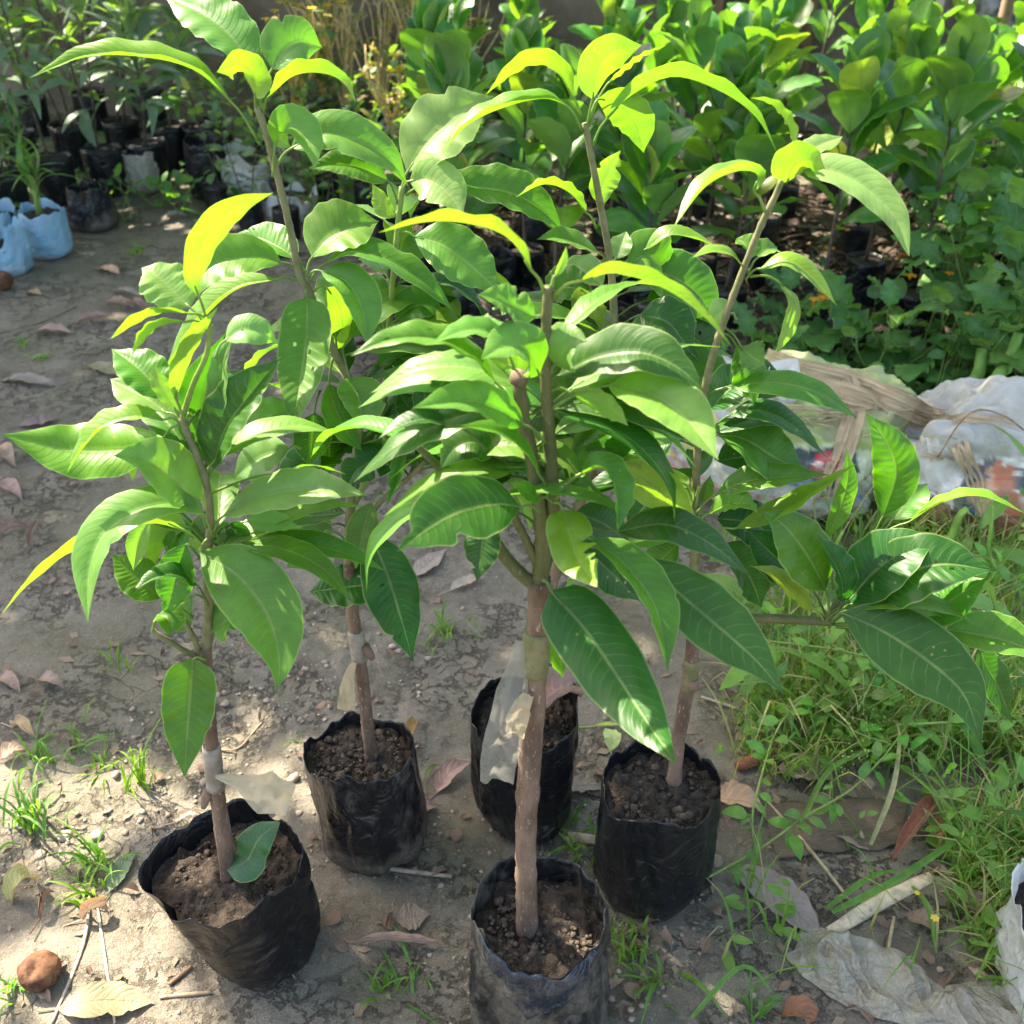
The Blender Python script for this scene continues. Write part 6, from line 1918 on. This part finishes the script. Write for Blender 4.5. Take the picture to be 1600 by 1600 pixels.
# ground cover behind the bundles and at the foot of the bed
mb = MB(); mb4 = MB()
cnt = 0
while cnt < 4600:
    if cnt % 4 == 0: px, py = rnd.uniform(1180, 1700), rnd.uniform(540, 700)
    elif cnt % 4 == 1: px, py = rnd.uniform(0, 800), rnd.uniform(120, 330)
    else: px, py = rnd.uniform(1430, 1900), rnd.uniform(260, 680)
    if cnt % 4 == 1 and rnd.random() < .6 and 130 < px < 420: cnt += 1; continue
    b = surf(px, py); cnt += 1
    hh = rnd.uniform(.01, .10) if cnt % 4 != 3 else rnd.uniform(.02, .26)
    az = rnd.uniform(0, 6.28); dd = Vector((math.cos(az), math.sin(az), rnd.uniform(-.4, .5))).normalized()
    L = rnd.uniform(.03, .07)
    c0 = b + Vector((0, 0, hh))
    Cc = [c0 + dd * L * v for v in (0, .25, .5, .75, 1)]
    blade(mb, Cc, [Vector((rnd.uniform(-.5, .5), rnd.uniform(-.8, .2), 1)).normalized()] * 5, L * rnd.uniform(.2, .38), 14, 'ovate', 2, 0, cnt)
    mb4.tube([b, c0], [.0012, .0008], 3, cap=False)
o = mb.build('ground_cover', M['weed'], None, color=(.055, .155, .045, 1)); o['kind'] = 'stuff'
o = mb4.build('ground_cover_stems', M['youngstem']); o['kind'] = 'stuff'
# dark dead litter under the bed
mb = MB()
for k in range(5200):
    x = rnd.uniform(-.5, 3.2); y = rnd.uniform(2.9, 5.0)
    b = Vector((x, y, float(gh(x, y)) + rnd.uniform(.0, .05)))
    a = rnd.uniform(0, 6.28); L = rnd.uniform(.04, .14)
    d = Vector((math.cos(a), math.sin(a), rnd.uniform(-.05, .4)))
    if k % 3: mb.tube([b, b + d * L * .5 + Vector((0, 0, .01)), b + d * L], [.003, .003, .0015], 4, jit=.2)
    else:
        blade(mb, [b + d * L * v for v in (0, .25, .5, .75, 1)], [Vector((rnd.uniform(-.6, .6), rnd.uniform(-.6, .6), 1)).normalized()] * 5, L * .25, 20, 'dead', 2, .3, k)
o = mb.build('dead_litter', M['brownmud']); o['kind'] = 'stuff'

# crumbs of dead leaf and chaff trodden into the mud
mb = MB()
for k in range(1500):
    x = rnd.uniform(-1.3, 1.5); y = .75 + abs(rnd.gauss(0, .8))
    if vnoise(x * 3, y * 3, 0, 12) + rnd.uniform(-.6, .6) < -.05: continue
    b = Vector((x, y, gh(x, y) + .0025))
    a = rnd.uniform(0, 6.28); L = .004 * math.exp(rnd.gauss(.6, .55)); d = Vector((math.cos(a), math.sin(a), rnd.uniform(-.1, .1)))
    if k % 3 == 0: mb.tube([b - d * L, b, b + d * L * 1.5 + Vector((0, 0, .001))], [.0006, .0008, .0005], 3)
    else:
        s_ = Vector((-d.y, d.x, rnd.uniform(-.2, .2))) * rnd.uniform(.3, .7)
        mb.add([b - d * L, b + s_ * L + Vector((0, 0, .002)), b + d * L, b - s_ * L], [(0, 1, 2), (0, 2, 3)], [(.3, 0), (1, .5), (.5, 1), (0, .5)])
o = mb.build('leaf_crumbs', M['dry'], None, smooth=False, color=(.24, .17, .11, 1)); o['kind'] = 'stuff'
# chips of broken dead leaf lying about
mb = MB()
for k in range(330):
    px, py = (rnd.uniform(-60, 760), rnd.uniform(400, 1600)) if k % 3 else (rnd.uniform(760, 1640), rnd.uniform(1150, 1600))
    b = surf(px, py, .003); a = rnd.uniform(0, 6.28); L = rnd.uniform(.010, .030)
    d = Vector((math.cos(a), math.sin(a), 0))
    tl = Vector((rnd.uniform(-.25, .25), rnd.uniform(-.25, .25), 1)).normalized()
    blade(mb, [b + d * L * v + Vector((0, 0, .003 + .004 * math.sin(3 * v + k))) for v in (-.5, -.3, -.1, .1, .3, .5)], [tl] * 6, L * rnd.uniform(.25, .5), 20, 'dead', 4, .3, k, cup=rnd.uniform(-60, 30))
o = mb.build('leaf_litter', M['dry'], None, color=(.26, .185, .13, 1)); o['kind'] = 'stuff'
# taller weeds standing in the grass at right
for i, (px, py, lab) in enumerate([(1200, 1010, 'leafy weed under the long side branch'), (1290, 1120, 'weed stem beside the first hanging pod'), (1360, 1010, 'weed under the drooping big mango leaf'), (1480, 1100, 'weed behind the tip of the big mango leaf'), (1560, 1060, 'upright weed near the right edge below the mango leaves'), (1590, 1220, 'dark leafy weed at the right edge'), (1540, 1340, 'dark weed above the right white sack'), (1250, 1060, 'yellow leaved weed behind the seeding grass'), (1560, 920, 'light weed under the tip of the right mango leaves'), (1180, 1120, 'small leafy weed behind the right bag')]):
    potted('leafy_weed', lab, 'weed', gxy(px, py), SMALL + ROUNDL[:1] + LANCE[:1], M['weed'], [(.09, .22, .03, 1), (.13, .27, .03, 1), (.05, .14, .03, 1)], 20, .15 + .05 * (i % 3), 0, None, None, 4100 + i, 'weeds standing in the grass at right', lean=.10, pitch=(-20, 60), sc=(.5, 1.0), nst=3, stemr=.002, stemmat='youngstem', lo=.2)

# fine seeding grass: one airy plant of hair-thin branches
p = surf(1290, 1190)
root = thing('seeding_grass', 'airy yellow green seeding grass plant in the weeds at right', 'grass', tuple(p))
mb = MB(); mbs = MB()
for k in range(26):
    a = rnd.uniform(0, 6.28); L = rnd.uniform(.06, .13)
    d = Vector((math.cos(a) * rnd.uniform(.2, 1), math.sin(a) * rnd.uniform(.2, 1), rnd.uniform(.5, 1.1)))
    P = smooth_path([p, p + d * L * .5, p + d * L + Vector((0, 0, -.01))], 7)
    mb.tube(P, [.0009, .0008, .0007, .0006, .0005, .0004, .0003], 3, cap=False)
    for q in range(14):
        b = P[rnd.randint(2, 6)]
        dd = Vector((rnd.uniform(-1, 1), rnd.uniform(-1, 1), rnd.uniform(-.2, 1))).normalized()
        e = b + dd * rnd.uniform(.008, .03)
        mb.tube([b, e], [.0004, .0003], 3, cap=False)
        mbs.add(clod_verts(e, .0017, rnd, 1.4), ICOF)
mb.build('stems', M['youngstem'], root); o = mbs.build('seeds', M['grass'], root, color=(.36, .40, .08, 1)); o['kind'] = 'stuff'

# --- white sack at the right edge
ws, pwp = big_bag(1668, 1545, .10, .17, M['bag_white'], 'dirty white sack of soil cut off by the right edge near the bottom', 'white_sack', 'sack', 44, None, 1.15, .05, wr=2.2, rim=.05, point=[(math.pi * 1.0, .12, .5)])
for k, (px, py, lab) in enumerate([(1592, 1420, 'tiny white flowered weed at the rim of the right white sack')]):
    twiggy(px, py, .12, lab, 3900, 4, 'ypetal', (.12, .22, .06), 3, None, [(.08, .2, .05, 1)], 8, .001, False, 0.3)

# ================================================================== THINGS AT THE WALL
def post(px, y, w, d, h, mat, label, name, cat, seed, lean=0.0):
    x = (px - 800) / FPX * (y * CP + .8 * SP)
    mb = MB(); n = 14
    P = [Vector((x + lean * i / (n - 1) + .006 * vnoise(i * .7, seed, 0, seed), y, h * i / (n - 1))) for i in range(n)]
    mb.tube(P, [w / 2 * (1 + .04 * vnoise(i * .8, seed + 3, 0, seed)) for i in range(n)], 10 if d > .6 * w else 4, jit=.03, flat=d / w)
    tag(mb.build(name, mat, None, smooth=d > .6 * w), label, cat)
M['palepost'] = simple_material('pale_post', (.42, .36, .27), (.60, .50, .38), 6, .85, .6, .008, (.22, .16, .11), 14, (.55, .7))
post(1062, 6.25, .16, .14, 1.6, M['palepost'], 'sunlit tan post behind the left part of the bed', 'wooden_post', 'post', 3, -.03)
post(1446, 6.2, .15, .14, 1.7, M['palepost'], 'pale grey post at the back left of the rubble heap', 'wooden_post', 'post', 5, .04)
post(1562, 5.75, .07, .06, 1.5, M['plank'], 'thin brown stake in front of the rubble heap', 'wooden_stake', 'stake', 7)
for k, px in enumerate((1122, 1170, 1218, 1266)):
    post(px, 6.42 + .01 * (k % 2), .21, .05, 1.5, M['plank'], f'{["leftmost", "second", "third", "rightmost"][k]} of the weathered upright boards leaning at the back wall', 'wooden_board', 'board', 11 + k)
for k, (x, y, r, lab) in enumerate([(3.18, 6.05, .30, 'grey white rubble sack at the upper right corner'), (3.62, 5.95, .32, 'dark rubble sack right of the pale one'), (2.72, 6.3, .18, 'small dark lump between post and rubble sacks')]):
    V, F = [], []
    nu, nv = 60, 40
    for j in range(nv + 1):
        ph = math.pi * j / nv
        for i in range(nu):
            th = 2 * math.pi * i / nu
            dd = Vector((math.sin(ph) * math.cos(th), math.sin(ph) * math.sin(th), math.cos(ph)))
            rr = r * (1 + .30 * fbm(dd.x * 1.8 + k * 3, dd.y * 1.8, dd.z * 1.8, 4, 60 + k) - .10 * abs(fbm(dd.x * 5, dd.y * 5, dd.z * 5, 3, 70 + k)))
            V.append((x + dd.x * rr, y + dd.y * rr * .8, .45 + dd.z * rr * 1.5))
    for j in range(nv):
        for i in range(nu):
            i2 = (i + 1) % nu
            F.append((j * nu + i, (j + 1) * nu + i, (j + 1) * nu + i2, j * nu + i2))
    tag(link('rubble_sack', mesh('rubble_sack', V, F), None, M['rock'] if k != 1 else M['bag_dusty']), lab, 'sack')

# ================================================================== SHADE TREE over the nursery (its shade falls across the scene)
rnd = random.Random(99)
mb = MB()
def shaded(x, y):
    """wanted shade on the ground: 1 = full shade"""
    g1 = vnoise(x * 1.3, y * 1.3, 0, 81) + .5 * vnoise(x * 3.1, y * 3.1, 0, 82)
    if y < .74 + .06 * g1: 
        return 0.0
    if x < -.30 + (1.0 - y) * .22 + .05 * g1 and y < 1.42 + .10 * g1:
        return 0.10
    if y > 2.9 and x > -.6: return (.97 if y < 3.5 else .12) if g1 < .20 + .5 * (y < 3.7) else .0
    if y > 5.0 and x > -1.6: return .35
    if y > 4.3: return .55 if g1 < .35 else .1
    return 1.0
def x_left(v): return v < .1
for yy in np.arange(.70, 7.4, .12):
    for xx in np.arange(-4.6, 5.2, .12):
        s = shaded(float(xx), float(yy))
        if s <= 0: continue
        n = 7 if s >= 1 and x_left(xx) else 5 if s >= 1 else (4 if s > .5 else 1)
        for k in range(n):
            if rnd.random() > (s if s >= .5 else .5): continue
            t = rnd.uniform(3.9, 6.3)
            c = Vector((xx + rnd.uniform(-.06, .06), yy + rnd.uniform(-.06, .06), 0)) + sdir * t
            L, W = rnd.uniform(.16, .26), rnd.uniform(.08, .13)
            a = rnd.uniform(0, 6.28); d = Vector((math.cos(a), math.sin(a), rnd.uniform(-.6, .3))).normalized()
            nrm = Vector((rnd.uniform(-.7, .7), rnd.uniform(-.7, .7), 1)).normalized()
            S = d.cross(nrm).normalized()
            mb.add([c - d * L / 2, c - d * L * .1 + S * W / 2, c + d * L / 2 - Vector((0, 0, .03)), c - d * L * .1 - S * W / 2], [(0, 1, 2, 3)], [(.5, 0), (1, .5), (.5, 1), (0, .5)])
st = thing('shade_tree', 'large leafy tree whose crown shades the nursery from beyond the wall', 'tree', (-3.2, 7.6, 0))
fo = mb.build('foliage', M['broad'], st, smooth=False, color=(.05, .13, .03, 1)); fo['kind'] = 'stuff'
mb = MB()
mb.tube(smooth_path([(-3.2, 7.6, -.1), (-3.1, 7.5, 1.5), (-3.3, 7.2, 3.0), (-3.2, 6.8, 4.2)], 16), list(np.linspace(.26, .15, 16)), 14, jit=.05)
mb.build('trunk', M['bark'], st)
for k in range(11):
    a = k * .57 + .3
    e = Vector((-3.0 + 2.9 * math.cos(a) * (1.2 if k % 2 else .8), 5.9 + 2.4 * math.sin(a), 4.0 + .5 * math.sin(k)))
    m1 = Vector((-3.2, 6.9, 3.6)).lerp(e, .5) + Vector((0, 0, .35))
    mb = MB(); mb.tube(smooth_path([Vector((-3.25, 7.0, 3.5)), m1, e], 12), list(np.linspace(.09, .025, 12)), 8, jit=.05)
    mb.build('limb', M['bark'], st)

# long single grass blades over the weeds
for i, (pts, w, lab) in enumerate([
    ([(1300, 1425, .01), (1400, 1375, .05), (1500, 1310, .07), (1580, 1275, .07)], .006, 'long grass blade reaching over the folded rust leaf'),
    ([(1290, 1420, .01), (1360, 1370, .04), (1410, 1358, .03)], .005, 'shorter grass blade beside the pale wood splinter'),
    ([(1425, 1385, .02), (1450, 1420, .04), (1462, 1490, .01)], .005, 'grass blade bending down in front of the wood splinter'),
    ([(1360, 1320, .02), (1395, 1230, .08), (1405, 1150, .10), (1395, 1120, .09)], .005, 'dry pale grass blade folded over the front pod'),
    ([(1250, 1290, .02), (1300, 1200, .07), (1400, 1160, .08)], .005, 'grass blade curving behind the husk'),
    ([(1400, 1195, .03), (1480, 1260, .06), (1540, 1400, .02)], .004, 'long thin grass blade going down to the right'),
    ([(1080, 1590, .01), (1160, 1510, .05), (1215, 1560, .01)], .004, 'long arching grass blade left of the grey sheet')]):
    P = smooth_path([onZ(*p) for p in pts], 16)
    T = (P[-1] - P[0]).normalized()
    mb = MB()
    blade(mb, P, [Vector((0, -.5, .85))] * 16, w, 22, 'strap', 4, .05, i)
    tag(mb.build('long_grass', M['grass'], None, color=(.10, .24, .035, 1) if i != 3 else (.36, .34, .18, 1)), lab, 'grass', 'long grass blades over the weeds')
